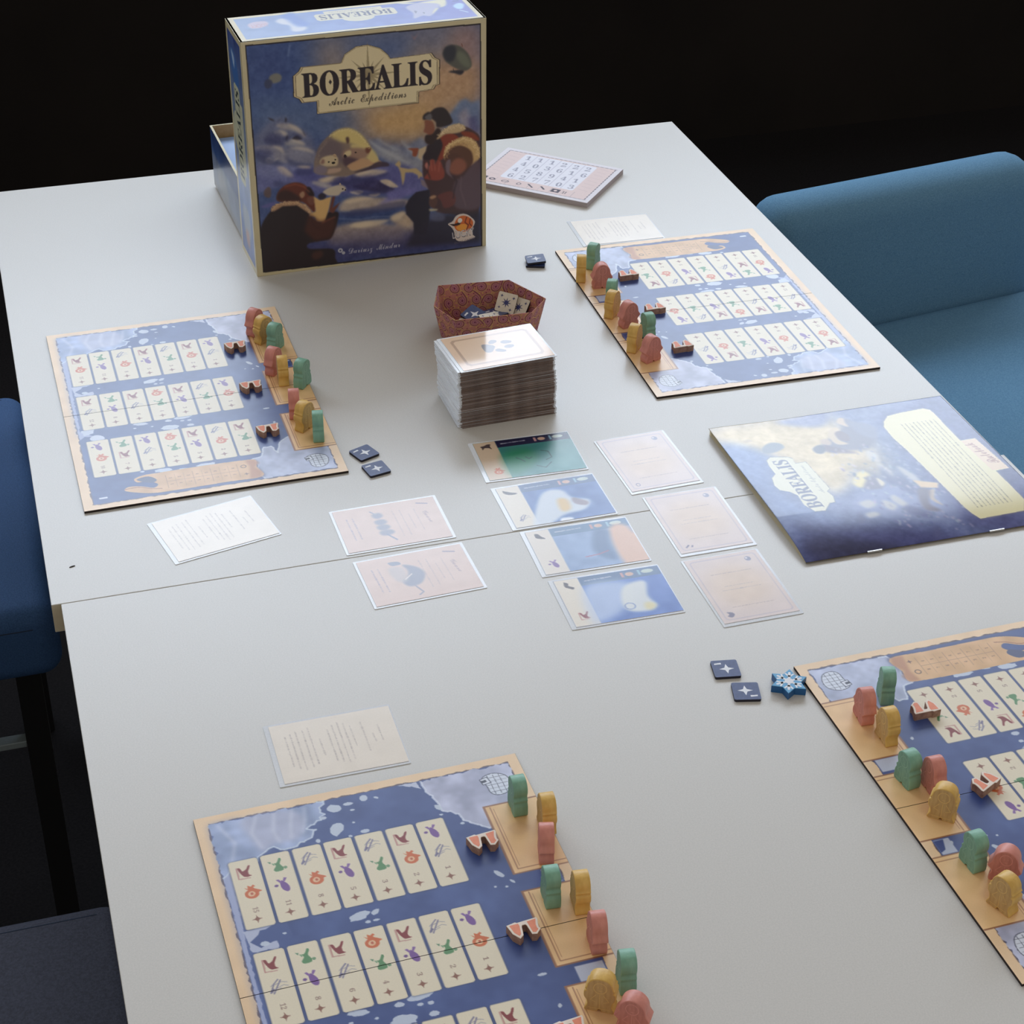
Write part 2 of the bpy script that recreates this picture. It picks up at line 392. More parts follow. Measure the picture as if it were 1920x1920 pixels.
def side_chair(x, y, rz, m, label, bar=True, sw=0.46):
    c_ = empty('chair', (x, y, 0), rz); tag(c_, label, 'chair')
    s_ = cushion('seat', -0.50, -0.005, -sw / 2, sw / 2, 0.40, 0.487, 0.022, m, c_)
    zt = 0.466
    seam('stitching', [(-0.03, -sw / 2 + 0.001, zt), (-0.25, -sw / 2 + 0.0005, zt), (-0.47, -sw / 2 + 0.001, zt)], 0.0012, M_stitch, s_)
    seam('stitching', [(-0.03, sw / 2 - 0.02, 0.4865), (-0.47, sw / 2 - 0.02, 0.4865)], 0.0007, M_stitch, s_)
    b_ = cushion('backrest', -0.57, -0.48, -sw / 2, sw / 2, 0.44, 0.84, 0.03, m, c_)
    for y_ in (-sw / 2 + 0.03, sw / 2 - 0.03):
        link('leg', boxme('leg', -0.055, -0.03, y_ - 0.0125, y_ + 0.0125, 0, 0.405), c_, [M_dkmetal])
        link('leg', boxme('leg', -0.53, -0.505, y_ - 0.0125, y_ + 0.0125, 0, 0.45), c_, [M_dkmetal])
    if bar: link('stretcher', boxme('stretcher', -0.505, -0.055, -sw / 2 + 0.022, -sw / 2 + 0.036, 0.302, 0.310, bev=0.001), c_, [M_metal])
    return c_
side_chair(0.0, 0.582, R(0), M_blue2, 'dark blue upholstered chair at the left edge of the farther table')
side_chair(0.02, -0.298, R(0), M_grey, 'charcoal upholstered chair at the left edge of the nearer table', bar=False, sw=0.48)

# ------------------------------------------------------------------ icons shared by the boards and cards
def rot2(pts, x, y, s, a):
    c, d = math.cos(R(a)), math.sin(R(a))
    return [(x + (px * c - py * d) * s, y + (px * d + py * c) * s) for px, py in pts]
def icon(cv, kind, x, y, s=1.0, a=0, al=1.0):
    def pl(pts, col, soft=0): cv.blob(rot2(pts, x, y, s, a), col, al, soft, 3)
    def pg(pts, col): cv.poly(rot2(pts, x, y, s, a), col, al)
    if kind == 'boot':
        pg([(-6, -5.4), (-4.4, -5.6), (-4.6, 6.0), (3.6, 6.6), (3.4, 7.4), (-6, 7)], (196, 150, 138))
        pl([(-4.6, -5), (-2.6, -4.6), (-1.4, -1.2), (1.6, -2.6), (3.4, -5.8), (5, -6), (4.2, -3.4), (2.6, 0), (2.8, 3.4), (4.6, 4.8), (1, 5.4), (-1.4, 4.2), (-3.6, -0.6)], (132, 42, 44))
    elif kind == 'orange':
        pl([(-1.5, -6.8), (0.6, -5.4), (2.2, -6.6), (2.4, -3.6), (5.4, -1.4), (8, 0.6), (5.6, 1.6), (5, 4.6), (1.8, 6.8), (-2.4, 6.2), (-4.8, 3.2), (-4.4, -0.4), (-2, -2.6)], (206, 104, 54))
        pl([(-1.4, -0.2), (1.4, -0.4), (2.8, 2), (1.2, 4.4), (-1.6, 4.2), (-2.6, 2)], (230, 190, 150))
        pl([(-0.6, 1), (1, 0.8), (1.2, 2.8), (-0.4, 3)], (190, 90, 60))
        pg([(-4.4, -5.6), (-1.6, -3.4), (-2.4, -2.8)], (206, 104, 54)); pg([(2.4, -7.2), (4, -5.2), (1.6, -4)], (206, 104, 54))
    elif kind == 'green':
        pl([(3, -7), (4.4, -5.4), (2.6, -1), (4.2, 3), (3.8, 6.2), (-1.6, 6.6), (-2.8, 4), (-0.6, 0.6), (-1.8, -2.4), (-0.4, -2.2), (1.2, -3.6)], (88, 140, 92))
        pg([(-6, -5), (-3.4, -4.4), (-4.2, -2.2)], (96, 140, 104)); pl([(4.4, 3.2), (6.6, 2.6), (7.2, 4.4), (5.4, 5.4)], (110, 150, 110))
        pl([(-3.4, -3), (-1.4, -1.4), (-2, 0)], (120, 160, 120))
    elif kind == 'squid':
        pl([(-0.8, -5), (1.4, -3), (3.4, 0.4), (4, 4.6), (2.4, 7.2), (-0.4, 5.8), (-2, 2.2), (-2.2, -2)], (118, 78, 150))
        pg([(-4.6, -6.4), (-2.4, -6.6), (-0.6, -3.2), (-2, -2.6)], (130, 92, 160)); pg([(1.6, -7.6), (3.8, -6.8), (1.6, -3.4), (0.2, -4)], (130, 92, 160))
        cv.ell(*rot2([(-5.2, -0.4)], x, y, s, a)[0], 1.5 * s, 1.3 * s, (110, 74, 140), al)
    elif kind == 'ski':
        for p in ([(-6, 5), (-2.4, -3), (1, -6.4)], [(-4, 6), (0.6, -2), (2.6, -5.4)]): cv.line(rot2(p, x, y, s, a), 1.1 * s, (130, 124, 150), al)
        for p in ([(-2, -2), (3, -3.6), (6.6, -2.2)], [(-1, 1.6), (4, -0.4), (7, 1.2)], [(-5, -1), (-0.6, -5)], [(-3, 3.8), (2, 2)]): cv.line(rot2(p, x, y, s, a), 0.5 * s, (150, 146, 160), al)
        cv.line(rot2([(-5.4, 4), (-3.4, 1.8)], x, y, s, a), 1.9 * s, (118, 112, 142), al)
def star4(cv, x, y, r, col, a=1.0, k=0.26):
    cv.poly([(x + (r if i % 2 == 0 else r * k) * math.cos(R(45 * i)), y + (r if i % 2 == 0 else r * k) * math.sin(R(45 * i))) for i in range(8)], col, a)

# ------------------------------------------------------------------ player board artwork (222.6 x 320.4 mm)
BW, BH = 222.6, 320.4
OC = (58, 80, 140); ICE = (196, 206, 226)
b = Canvas(BW, BH, 2, (236, 204, 164), 3)
b.mottle(0.02, 12)
def rough_edge(pts, amp, step, rg):
    out = []
    for (x0, y0), (x1, y1) in zip(pts, pts[1:] + pts[:1]):
        l = math.hypot(x1 - x0, y1 - y0); n = max(1, int(l / step))
        for i in range(n):
            t = i / n; out.append((x0 + (x1 - x0) * t + rg.uniform(-amp, amp), y0 + (y1 - y0) * t + rg.uniform(-amp, amp)))
    return out
SEA = [(8, 7), (215, 7), (215.5, 313.5), (8, 313.5)]
b.poly(rough_edge(SEA, 0.9, 3, b.rg), (92, 74, 82))
b.poly([(8.8, 7.8), (214.6, 7.8), (214.8, 312.6), (8.8, 312.6)], OC)
sea = b.mask([(9, 8), (214.6, 8), (214.8, 312.6), (9, 312.6)])
b.mottle(0.035, 22, sea); b.mottle(0.02, 6, sea)
b.poly([(9, 8), (30, 8), (20, 60), (12, 120), (12, 200), (9, 200)], (120, 136, 190), 0.75, soft=3)
gl = [(9, 8), (86, 8), (81, 15), (83, 20), (79, 25), (74, 27), (70, 30), (75, 33), (72, 37), (67, 40), (62, 42), (58, 46), (55, 44), (50, 45), (45, 41), (40, 44), (36, 46), (32, 50), (24, 52), (14, 54), (9, 60)]
gl = rough_edge(gl, 1.3, 2.4, b.rg)
b.poly(gl, (150, 166, 204))
gm = b.mask(gl); b.mottle(0.09, 14, gm); b.mottle(0.05, 5, gm)
b.blob([(30, 9), (60, 9), (70, 20), (62, 38), (46, 38), (38, 44), (33, 30)], (196, 194, 214), 0.55, soft=2)
for p in ([(14, 10), (22, 30), (16, 50)], [(40, 9), (34, 24), (38, 40)], [(52, 9), (48, 26), (50, 38)], [(64, 9), (60, 24), (58, 36)], [(72, 10), (70, 22), (66, 34)]):
    b.line(p, 1.6, (222, 226, 240), 0.6, soft=0.8)
b.line(gl[30:75], 1.3, (206, 218, 234), 0.8)
# top right ice
ti = rough_edge([(152, 8), (214.5, 8), (214.5, 45), (205, 50), (196, 60), (184, 66), (178, 61), (170, 54), (165, 43), (160, 42), (158, 33), (155, 22)], 1.3, 2.4, b.rg)
b.poly(ti, (182, 186, 212)); m_ = b.mask(ti); b.mottle(0.08, 12, m_); b.mottle(0.04, 4, m_)
b.line(ti[-36:] + ti[:1], 1.5, (216, 222, 238), 0.8)
# bottom right ice
bi = rough_edge([(214.5, 312), (152, 312), (149, 300), (150, 288), (146, 279), (156, 276), (160, 262), (168, 262), (170, 274), (174, 264), (179, 253), (186, 250), (214.5, 250)], 0.9, 3, b.rg)
b.poly(bi, (176, 184, 212)); m_ = b.mask(bi); b.mottle(0.09, 13, m_); b.mottle(0.04, 4, m_)
b.line(bi[18:60], 1.5, (216, 224, 238), 0.8)
# pale shelf along the left edge, with the dark inlet between the rows
b.poly(rough_edge([(9, 60), (14, 56), (13, 108), (12, 122), (11, 190), (20, 200), (26, 204), (14, 200), (9, 206)], 0.5, 3, b.rg), (176, 184, 216), 0.85)
b.poly(rough_edge([(12, 108), (32, 107), (30, 128), (14, 127)], 0.8, 3, b.rg), (180, 188, 214))
b.poly(rough_edge([(33, 107.5), (22, 111), (15, 119), (20, 125), (28, 121.5), (40, 123), (40, 108)], 0.8, 3, b.rg), OC)
b.poly(rough_edge([(11, 189), (24, 189), (22, 196), (14, 199)], 0.6, 2, b.rg), (190, 200, 222))
b.blob([(20, 209), (18, 204), (23, 200), (29, 203), (30, 209)], (200, 208, 228))
FL = [(91, 17, 5, 3.6, 20), (101, 15.5, 3.6, 1.6, 0), (112, 13, 3, 3, 40), (120, 15, 2, 1, 30), (102, 22, 1.6, 1, 0), (82, 24, 2, 1.6, 0), (88, 37, 4.2, 6.6, 25), (74, 44, 1.6, 2, 0), (105, 44, 3.6, 2, 0),
      (83, 117, 7, 3.4, -14), (93.5, 116, 3.4, 2, -30), (87, 123, 1.8, 1.4, 0), (92.5, 123, 2.2, 1, 0), (23, 122, 3, 2, 10), (36, 117, 1.4, 1, 0), (100, 34, 1, 1, 0), (95, 46, 1.4, 1.2, 0),
      (157, 37, 3.4, 2, 60), (157, 44, 1.4, 1, 0), (168, 56, 1.8, 1.2, 0), (177, 108, 2, 4.4, -30), (183, 116.5, 2.4, 1, 60), (178, 120, 1.2, 1, 0), (171, 118, 1, 1, 0),
      (88, 193, 3.4, 2, 0), (100, 196.5, 2, 1.4, 0), (106, 197, 2, 1.6, 0), (106, 205.5, 3, 2, 0), (64, 192, 6.5, 2.6, 8), (102, 190, 8, 3, -4), (88, 205, 8, 4.4, 6), (58, 198, 1.6, 1, 0), (73, 199, 1.4, 1, 0),
      (108, 276, 9, 2.6, 0), (72, 275, 8, 3, 4), (88, 278, 5, 2, 0), (54, 272, 2, 1.4, 0), (204, 120, 1.6, 3, 40), (178, 222, 1.2, 2, 20), (176, 196, 3.2, 1.2, 0)]
for x, y, rx, ry, ro in FL:
    k = max(8, int(rx * 2.4)); c_, d_ = math.cos(R(ro)), math.sin(R(ro)); pts = []
    for i in range(k):
        t = 2 * math.pi * i / k; q = b.rg.uniform(0.82, 1.14); u_, v_ = rx * q * math.cos(t), ry * q * math.sin(t)
        pts.append((x + u_ * c_ - v_ * d_, y + u_ * d_ + v_ * c_))
    b.poly(pts, (198, 208, 224), 0.95)
b.poly(rough_edge([(136, 8), (150, 8), (151, 16), (146, 12)], 0.5, 2, b.rg), (190, 196, 218))
b.rect(196, 196, 214, 208.5, (190, 196, 216)); b.rect(203, 112, 214, 125.5, (186, 194, 216)); b.poly([(214, 125), (207, 125), (210, 116), (214, 114)], OC)
# scroll of the score track
sc = smooth([(66, 277.5), (100, 277), (140, 278), (150, 281), (149, 292), (151, 308), (120, 308.5), (80, 309), (60, 308.5), (46, 304), (36, 298), (40, 293), (50, 295), (60, 300), (64, 295), (56, 288), (48, 288), (46, 282), (54, 278)], 4)
b.poly([(x + 1, y + 1.4) for x, y in sc], (60, 60, 100), 0.6, soft=0.8)
b.poly(sc, (214, 170, 118)); m_ = b.mask(sc); b.mottle(0.05, 9, m_)
b.blob([(48, 283), (58, 281), (64, 288), (60, 292), (52, 288)], (60, 68, 108)); b.line(smooth(P('37,297 48,296 58,301 66,303'), 4)[:12], 0.8, (150, 96, 70))
b.poly([(149, 279), (152, 286), (147, 292), (152, 300), (150, 309), (140, 309), (143, 290), (141, 279)], (176, 118, 84), 0.7, soft=0.8)
for i in range(9):
    x = 72 + i * 7.6
    b.line([(x, 283), (x, 304)], 0.35, (160, 120, 90), 0.8)
    if i < 8:
        b.text(num(i + 1), x + 3.6, 288.5, 1.6, 2.6, (120, 80, 60), 0.9, 90); b.text(num((i * 3) % 9 + 1), x + 3.6, 298.5, 1.6, 2.6, (120, 80, 60), 0.9, 90)
b.line([(72, 293.5), (132.8, 293.5)], 0.35, (160, 120, 90), 0.8)
star4(b, 138.5, 300.5, 2.8, (110, 70, 56)); b.ring(138, 288, 2.2, 2.2, 0.8, (110, 80, 60))
b.rect(14, 303, 21, 305.4, (214, 222, 236), r=0.6)
# destination cards
ROWS = [(46.8, [('boot', 'orange', '15'), ('green', 'squid', '11'), ('ski', 'orange', '8'), ('boot', 'squid', '5'), ('ski', 'green', '3'), ('boot', 'orange', '2'), ('squid', 'ski', '1')]),
        (128.2, [('boot', 'ski', '12'), ('green', 'squid', '8'), ('boot', 'ski', '6'), ('orange', 'green', '4'), ('boot', 'squid', '3'), ('ski', 'green', '2'), ('squid', 'orange', '1')]),
        (209.4, [('squid', 'orange', '10'), ('green', 'boot', '7'), ('squid', 'ski', '6'), ('orange', 'green', '5'), ('boot', 'squid', '5'), ('ski', 'orange', '2'), ('boot', 'green', '1')])]
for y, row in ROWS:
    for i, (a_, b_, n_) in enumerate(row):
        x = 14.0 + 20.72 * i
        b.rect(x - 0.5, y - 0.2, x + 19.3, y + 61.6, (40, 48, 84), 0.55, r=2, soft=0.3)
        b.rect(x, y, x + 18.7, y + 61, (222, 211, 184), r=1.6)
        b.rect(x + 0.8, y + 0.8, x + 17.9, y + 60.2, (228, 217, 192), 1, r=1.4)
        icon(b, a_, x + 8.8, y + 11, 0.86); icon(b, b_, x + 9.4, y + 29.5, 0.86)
        b.text(num(n_), x + 9.2, y + 45.5, 2.0 * len(n_) + 0.6, 3.4, (140, 110, 96), 0.95, 90)
        star4(b, x + 8.6, y + 53.5, 3.6, (140, 92, 74)); b.poly(rot2([(2, 0), (0, 2), (-2, 0), (0, -2)], x + 8.6, y + 53.5, 1.0, 0), (140, 92, 74))
# camps on the right
for y0, y1 in ((45, 111.6), (126.5, 193.5), (208.8, 275.5)):
    b.rect(185, y0, 222.6, y1, (150, 100, 70)); b.rect(186.4, y0 + 1.2, 222.6, y1 - 1.2, (236, 196, 142))
    m_ = b.mask([(186.4, y0 + 1.2), (222.6, y0 + 1.2), (222.6, y1 - 1.2), (186.4, y1 - 1.2)]); b.mottle(0.03, 8, m_)
    b.line([(189.6, y0 + 2), (189.6, y1 - 4.4), (222, y1 - 4.4)], 0.8, (160, 104, 72), 0.9); b.line([(191.4, y0 + 4), (191.4, y1 - 7)], 0.5, (176, 122, 86), 0.8)
    b.blob([(195, y0 + 24), (203, y0 + 20), (209, y0 + 27), (203, y0 + 33), (197, y0 + 31)], (200, 156, 118), 0.35, soft=1)
# the two igloos
def igloo(cv, x, y, s=1.0, fy=1):
    o = smooth([(x - 8 * s, y - 8 * s * fy), (x, y - 11 * s * fy), (x + 8 * s, y - 7 * s * fy), (x + 9.5 * s, y + 1 * s * fy), (x + 6 * s, y + 9 * s * fy), (x - 1 * s, y + 11 * s * fy), (x - 6 * s, y + 8 * s * fy), (x - 7 * s, y)], 4)
    cv.poly(o, (216, 222, 236)); cv.line(o + o[:1], 0.6, (52, 58, 84))
    for k in (-4, 0, 4): cv.line([(x + k * s, y - 9.5 * s), (x + k * s + 0.8, y + 9.5 * s)], 0.4, (60, 66, 92), 0.9)
    for k, q in enumerate((-7, -3.4, 0, 3.4, 7)): cv.line([(x - 6.5 * s, y + q * s), (x + 8 * s, y + q * s)], 0.35, (60, 66, 92), 0.7)
    d = [(x - 10 * s, y - 7 * s * fy), (x - 4.4 * s, y - 8.4 * s * fy), (x - 3.2 * s, y - 2.4 * s * fy), (x - 9 * s, y - 1.4 * s * fy)]
    cv.poly(d, (222, 226, 238)); cv.line(d + d[:1], 0.6, (52, 58, 84)); cv.poly([(x - 9.8 * s, y - 5.6 * s * fy), (x - 6 * s, y - 6 * s * fy), (x - 5.6 * s, y - 3.8 * s * fy), (x - 9.2 * s, y - 3.2 * s * fy)], (50, 54, 76))
igloo(b, 201, 26); igloo(b, 201, 296)
board_cv = b

def board_half(first):
    jm = int(round(BH / 2 * 2)); y0, y1 = (0, BH / 2 - 0.25) if first else (BH / 2 + 0.25, BH)
    ja, jb = (0, jm + 1) if first else (jm, board_cv.ny)
    def pos(X, Y):
        Y = np.clip(Y, y0, y1); X = np.clip(X, 0, BW)
        return (X - BW / 2) / 1000, (BH / 2 - Y) / 1000, np.full_like(X, 0.0022)
    me = sheet('board_half', board_cv, pos, ja, jb)
    me.materials.append(M_print); return me, y0, y1
halves = []
for fst in (True, False):
    me, y0, y1 = board_half(fst)
    core = boxme('board_core', -BW / 2000, BW / 2000, (BH / 2 - y1) / 1000, (BH / 2 - y0) / 1000, 0.0001, 0.00215)
    core.materials.append(M_bedge); halves.append((me, core))
def player_board(x, y, rz, label):
    t = empty('player_board', (x, y, TZ), rz); tag(t, label, 'game board', 'folding player boards')
    for me, core in halves:
        h = link('board_half', core, t); link('printed_map', me, h)
    return t
player_board(0.1387, 0.2837, R(0.77), 'blue sea map board at the left of the farther table, pieces along its right edge')
player_board(0.6637, 0.3312, R(180 - 0.87), 'blue sea map board under a pale card, nearest the light blue armchair')
player_board(0.1762, -0.4279, R(1.4), 'blue sea map board closest to the camera, pieces along its right edge')
player_board(0.6225, -0.3867, R(181.1), 'blue sea map board beside the snowflake token, pieces along its left edge')

# ------------------------------------------------------------------ wooden explorers
def mirror(h): return h + [(-x, y) for x, y in h[::-1]]
MM = 0.001
PROF = {
 'pink': [(0.8, 1.8), (1.8, 0), (8.2, 0), (9.6, 1.5), (9.6, 5), (8.3, 8.6), (11.2, 12), (11.4, 13.4), (9.2, 17), (8.6, 20.5), (7.2, 24), (4.6, 26.8), (1.6, 28.2)],
 'yellow': [(0.8, 1.8), (1.8, 0), (8.8, 0), (9.8, 1.6), (8.2, 5.4), (8.6, 9), (10.2, 12), (10.2, 16.4), (8.8, 17.6), (9.6, 19.4), (8.6, 20.6), (7.8, 24), (5.4, 27.2), (2, 28.6)],
 'green': [(0.8, 1.8), (1.8, 0), (8.0, 0), (9.4, 2), (9.2, 8.6), (8.0, 11.6), (8.6, 13.8), (7.0, 16), (8.0, 19.4), (7.8, 24), (5.2, 27.4), (2, 28.6)]}
proto = {}
for k_ in PROF:
    pts = [(x * MM, y * MM) for x, y in mirror(PROF[k_])]
    me = extrude('explorer_' + k_, smooth(pts, 3), -0.0052, 0.0052, bev=0.0006, side=0, top=1)
    for p_ in me.polygons:
        p_.use_smooth = abs(p_.normal.z) < 0.9
        if abs(p_.normal.z) < 0.9: p_.material_index = 0
    me.transform(Matrix.Rotation(R(90), 4, 'X'))
    me.transform(Matrix.Scale(0.93, 4)); me.materials.append(MEEP[k_]); me.materials.append(MFACE[k_])
    # raised ink drawing on both broad faces: a ring of fur round a face, coat front and arm
    bm = bmesh.new()
    def strip(p0, p1, wd, zz):
        d = Vector((p1[0] - p0[0], p1[1] - p0[1])); d.normalize(); n = Vector((-d.y, d.x)) * wd / 2
        bm.faces.new([bm.verts.new((q[0] * MM, zz, q[1] * MM)) for q in ((p0[0] + n.x, p0[1] + n.y), (p1[0] + n.x, p1[1] + n.y), (p1[0] - n.x, p1[1] - n.y), (p0[0] - n.x, p0[1] - n.y))])
    for zz in (-0.00527, 0.00527):
        rr = [(4.2 * math.cos(t), 21 + 4.6 * math.sin(t)) for t in np.linspace(0, 2 * math.pi, 13)]
        for p0, p1 in zip(rr, rr[1:]): strip(p0, p1, 0.6, zz)
        for p0, p1 in (((0, 15.6), (0, 3.5)), ((-2.4, 15), (-6, 10)), ((-6, 10), (-2.6, 8.6)), ((2.4, 15), (6, 10)), ((6, 10), (2.6, 8.6)), ((-7, 3), (7, 3)), ((-1.6, 21.6), (-0.8, 21.6)), ((0.8, 21.6), (1.6, 21.6)), ((-1, 18.8), (1, 18.8))):
            strip(p0, p1, 0.45, zz)
    fm = bm2me('printed_figure', bm); fm.transform(Matrix.Scale(0.93, 4)); fm.materials.append(M_mface[k_])
    proto[k_] = (me, fm)
WHERE = {'A': 'the board beside the two near star tiles', 'B': 'the board by the blue armchair', 'C': 'the board closest to the camera', 'D': 'the board beside the snowflake token'}
CAMP = {'1': 'farthest camp', '2': 'middle camp', '3': 'closest camp'}
SHAPE = {'pink': 'pink wooden explorer', 'yellow': 'mustard wooden explorer', 'green': 'green wooden explorer'}
MP = [('C1g', .2693, -.3187, 88), ('C1y', .2826, -.3402, 85), ('C1r', .2739, -.3663, 76), ('C2g', .2650, -.4045, 85), ('C2y', .2813, -.4138, 83), ('C2r', .2806, -.4483, 83),
      ('C3g', .2868, -.4837, 81), ('C3y', .2672, -.4948, 150), ('C3r', .2800, -.5152, 145),
      ('A1r', .2196, .3947, 45), ('A1y', .2248, .3763, 32), ('A1g', .2326, .3587, 50), ('A2r', .2227, .3132, 50), ('A2y', .2275, .2926, 85), ('A2g', .2435, .2820, 50),
      ('A3r', .2261, .2304, 80), ('A3y', .2306, .2056, 40), ('A3g', .2386, .1852, 80),
      ('B1g', .5805, .4455, 50), ('B1y', .5597, .4218, 70), ('B1r', .5739, .4001, -5), ('B2g', .5713, .3610, 60), ('B2y', .5639, .3376, 45), ('B2r', .5718, .3125, 15),
      ('B3g', .5812, .2836, 95), ('B3y', .5610, .2651, 50), ('B3r', .5687, .2406, 20),
      ('D1g', .5558, -.2809, 74), ('D1r', .5314, -.2966, 85), ('D1y', .5369, -.3216, 90), ('D2g', .5302, -.3664, 98), ('D2r', .5438, -.3762, 90), ('D2y', .5372, -.4033, 140),
      ('D3g', .5346, -.4496, 95), ('D3r', .5475, -.4665, 140), ('D3y', .5345, -.4886, 112)]
for id_, x, y, rz in MP:
    k_ = {'r': 'pink', 'y': 'yellow', 'g': 'green'}[id_[2]]
    me, fm = proto[k_]
    o = link('explorer_meeple', me); o.location = (x, y, TZ + 0.0022); o.rotation_euler = (0, 0, R(rz))
    tag(o, '%s, %s of %s' % (SHAPE[k_], CAMP[id_[1]], WHERE[id_[0]]), 'game piece', 'wooden explorers on the player boards')
    link('printed_figure', fm, o)

# ------------------------------------------------------------------ ship pieces
HULL = [(-10, 5.5), (-4, 6.4), (-3, 5.6), (10, 6.2), (10.2, 4.6), (9, 0.5), (8.6, -2), (9.2, -3.6), (5.6, -7), (2.6, -6.2), (2.0, 1.6), (1.4, 2.6), (-0.6, 2.6), (-1.2, 1.6), (-2.6, -5.2), (-5.4, -7.4), (-8.6, -2.4)]
sme = extrude('ship_piece', [(x * MM, y * MM) for x, y in HULL], 0, 0.0064, bev=0.0003, side=1, top=0)
sme.materials.append(M_ship_w); sme.materials.append(M_ship_s)
bm = bmesh.new()
for pg in ([(-8.4, 4.6), (-2.6, 4.6), (-2.4, 2.6), (-3.8, -4), (-5.2, -5.4), (-7.4, -1.8)], [(3.0, 4.4), (8.9, 5), (7.4, 0.4), (7.2, -2.4), (7.6, -3.6), (5.4, -5.6), (3.6, -5), (3.2, 1.8)]):
    bm.faces.new([bm.verts.new((x * MM, y * MM, 0.00646)) for x, y in pg])
bmesh.ops.recalc_face_normals(bm, faces=bm.faces[:])
for f in bm.faces:
    if f.normal.z < 0: f.normal_flip()
som = bm2me('orange_sails', bm); som.materials.append(M_ship_o)
LANE = {'1': 'top row of squares', '2': 'middle row of squares', '3': 'row of squares nearest the camera'}
for id_, x, y, rz in (('C1', .2375, -.3475, 4), ('C2', .2405, -.4290, 4), ('C3', .2430, -.5105, 4), ('A1', .1955, .3650, 2), ('A2', .1965, .2850, 2), ('A3', .1975, .2040, 2),
                      ('B1', .6065, .4110, 180), ('B2', .6065, .3330, 180), ('B3', .6045, .2520, 180), ('D1', .5750, -.3040, 178), ('D2', .5780, -.3860, 204)):
    o = link('ship_piece', sme); o.location = (x, y, TZ + 0.0023); o.rotation_euler = (0, 0, R(rz))
    ln = {'1': 'farthest row', '2': 'middle row', '3': 'closest row'}[id_[1]]
    tag(o, 'orange sailed ship, %s of %s' % (ln, WHERE[id_[0]]), 'game piece', 'orange ships on the player boards')
    link('orange_sails', som, o)

# ------------------------------------------------------------------ star tiles and snowflake token
def rrect(w_, h_, r, n=4):
    out = []
    for cx, cy, q in ((w_ / 2 - r, h_ / 2 - r, 0), (-w_ / 2 + r, h_ / 2 - r, 90), (-w_ / 2 + r, -h_ / 2 + r, 180), (w_ / 2 - r, -h_ / 2 + r, 270)):
        out += [(cx + r * math.cos(R(q + t * 90 / n)), cy + r * math.sin(R(q + t * 90 / n))) for t in range(n + 1)]
    return out
def tile_mesh(name, m_top):
    me = extrude(name, rrect(.0195, .0195, .0015), 0, 0.0022, side=1, top=0); me.materials.append(m_top); me.materials.append(M_starside); return me
def flat_mesh(name, polys, z, m):
    bm = bmesh.new()
    for p in polys:
        f = bm.faces.new([bm.verts.new((x * MM, y * MM, z)) for x, y in p])
    bm.normal_update()
    for f in bm.faces:
        if f.normal.z < 0: f.normal_flip()
    bmesh.ops.triangulate(bm, faces=bm.faces[:])
    me = bm2me(name, bm); me.materials.append(m); return me
def starpts(n, r, q, a0=0, x=0, y=0): return [(x + (r if i % 2 == 0 else r * q) * math.cos(R(a0 + 180 * i / n)), y + (r if i % 2 == 0 else r * q) * math.sin(R(a0 + 180 * i / n))) for i in range(2 * n)]
t_blue = tile_mesh('star_tile', M_star); t_cream = tile_mesh('star_tile_back', M_creamtile)
e_star = flat_mesh('star_emblem', [starpts(4, 5.6, 0.36, 0, 0.6, -0.6)], 0.00226, M_white)
e_mark = flat_mesh('small_mark', [[(-7.6, 6.2), (-3, 6.8), (-2.4, 6.6), (-2.4, 4.9), (-5, 4.9), (-7.6, 4.6)]], 0.00226, M_white)
e_cream = flat_mesh('star_pattern', [starpts(8, 5.2, 0.35), starpts(4, 1.8, 0.35, 0, -6, 6), starpts(4, 1.8, 0.35, 0, 6.2, 5.6), starpts(4, 1.6, 0.35, 0, -6, -5.6), starpts(4, 1.8, 0.35, 0, 5.4, -6.2)], 0.00226, M_inkblue)
def tile(x, y, z, rot, label, group=None, cream=False, tilt=(0, 0)):
    o = link('star_tile', t_cream if cream else t_blue); o.location = (x, y, z); o.rotation_euler = (R(tilt[0]), R(tilt[1]), R(rot))
    tag(o, label, 'game tile', group)
    if cream: link('star_pattern', e_cream, o)
    else: link('star_emblem', e_star, o); link('small_mark', e_mark, o)
    return o
tile(.2716, .1510, TZ, 22, 'square navy star tile near the left board, farther of the two', 'navy star tiles on the tabletop')
tile(.2757, .1228, TZ, 12, 'square navy star tile near the left board, closer of the two', 'navy star tiles on the tabletop')
tile(.4592, -.2170, TZ, -10, 'square navy star tile near the snowflake token, upper of the pair', 'navy star tiles on the tabletop')
tile(.4634, -.2455, TZ, 166, 'square navy star tile right beside the snowflake token', 'navy star tiles on the tabletop')
tile(.5270, .4725, TZ, -20, 'square navy star tile lying under another near the game box', 'navy star tiles on the tabletop')
tile(.5272, .4740, TZ + .0034, -8, 'square navy star tile tilted on top of another near the game box', 'navy star tiles on the tabletop', tilt=(-2, -4))
sn = link('snowflake_token', extrude('snowflake_token', [(x * MM, y * MM) for x, y in starpts(6, 14.4, 0.61, 30)], 0, 0.0062, bev=0.0003, side=1, top=0), None, [M_snow, M_snowside])
sn.location = (.4955, -.2480, TZ); sn.rotation_euler = (0, 0, R(-25)); tag(sn, 'thick blue six pointed snowflake token', 'game token')
fl = []
for k in range(6):
    a = 30 + 60 * k; fl.append(rot2([(0, -0.9), (9.8, -0.9), (10.6, 0), (9.8, 0.9), (0, 0.9)], 0, 0, 1, a))
    fl.append(rot2([(4.6, -0.6), (8.2, -3.6), (9, -2.6), (5.6, 0.6)], 0, 0, 1, a)); fl.append(rot2([(4.6, 0.6), (8.2, 3.6), (9, 2.6), (5.6, -0.6)], 0, 0, 1, a))
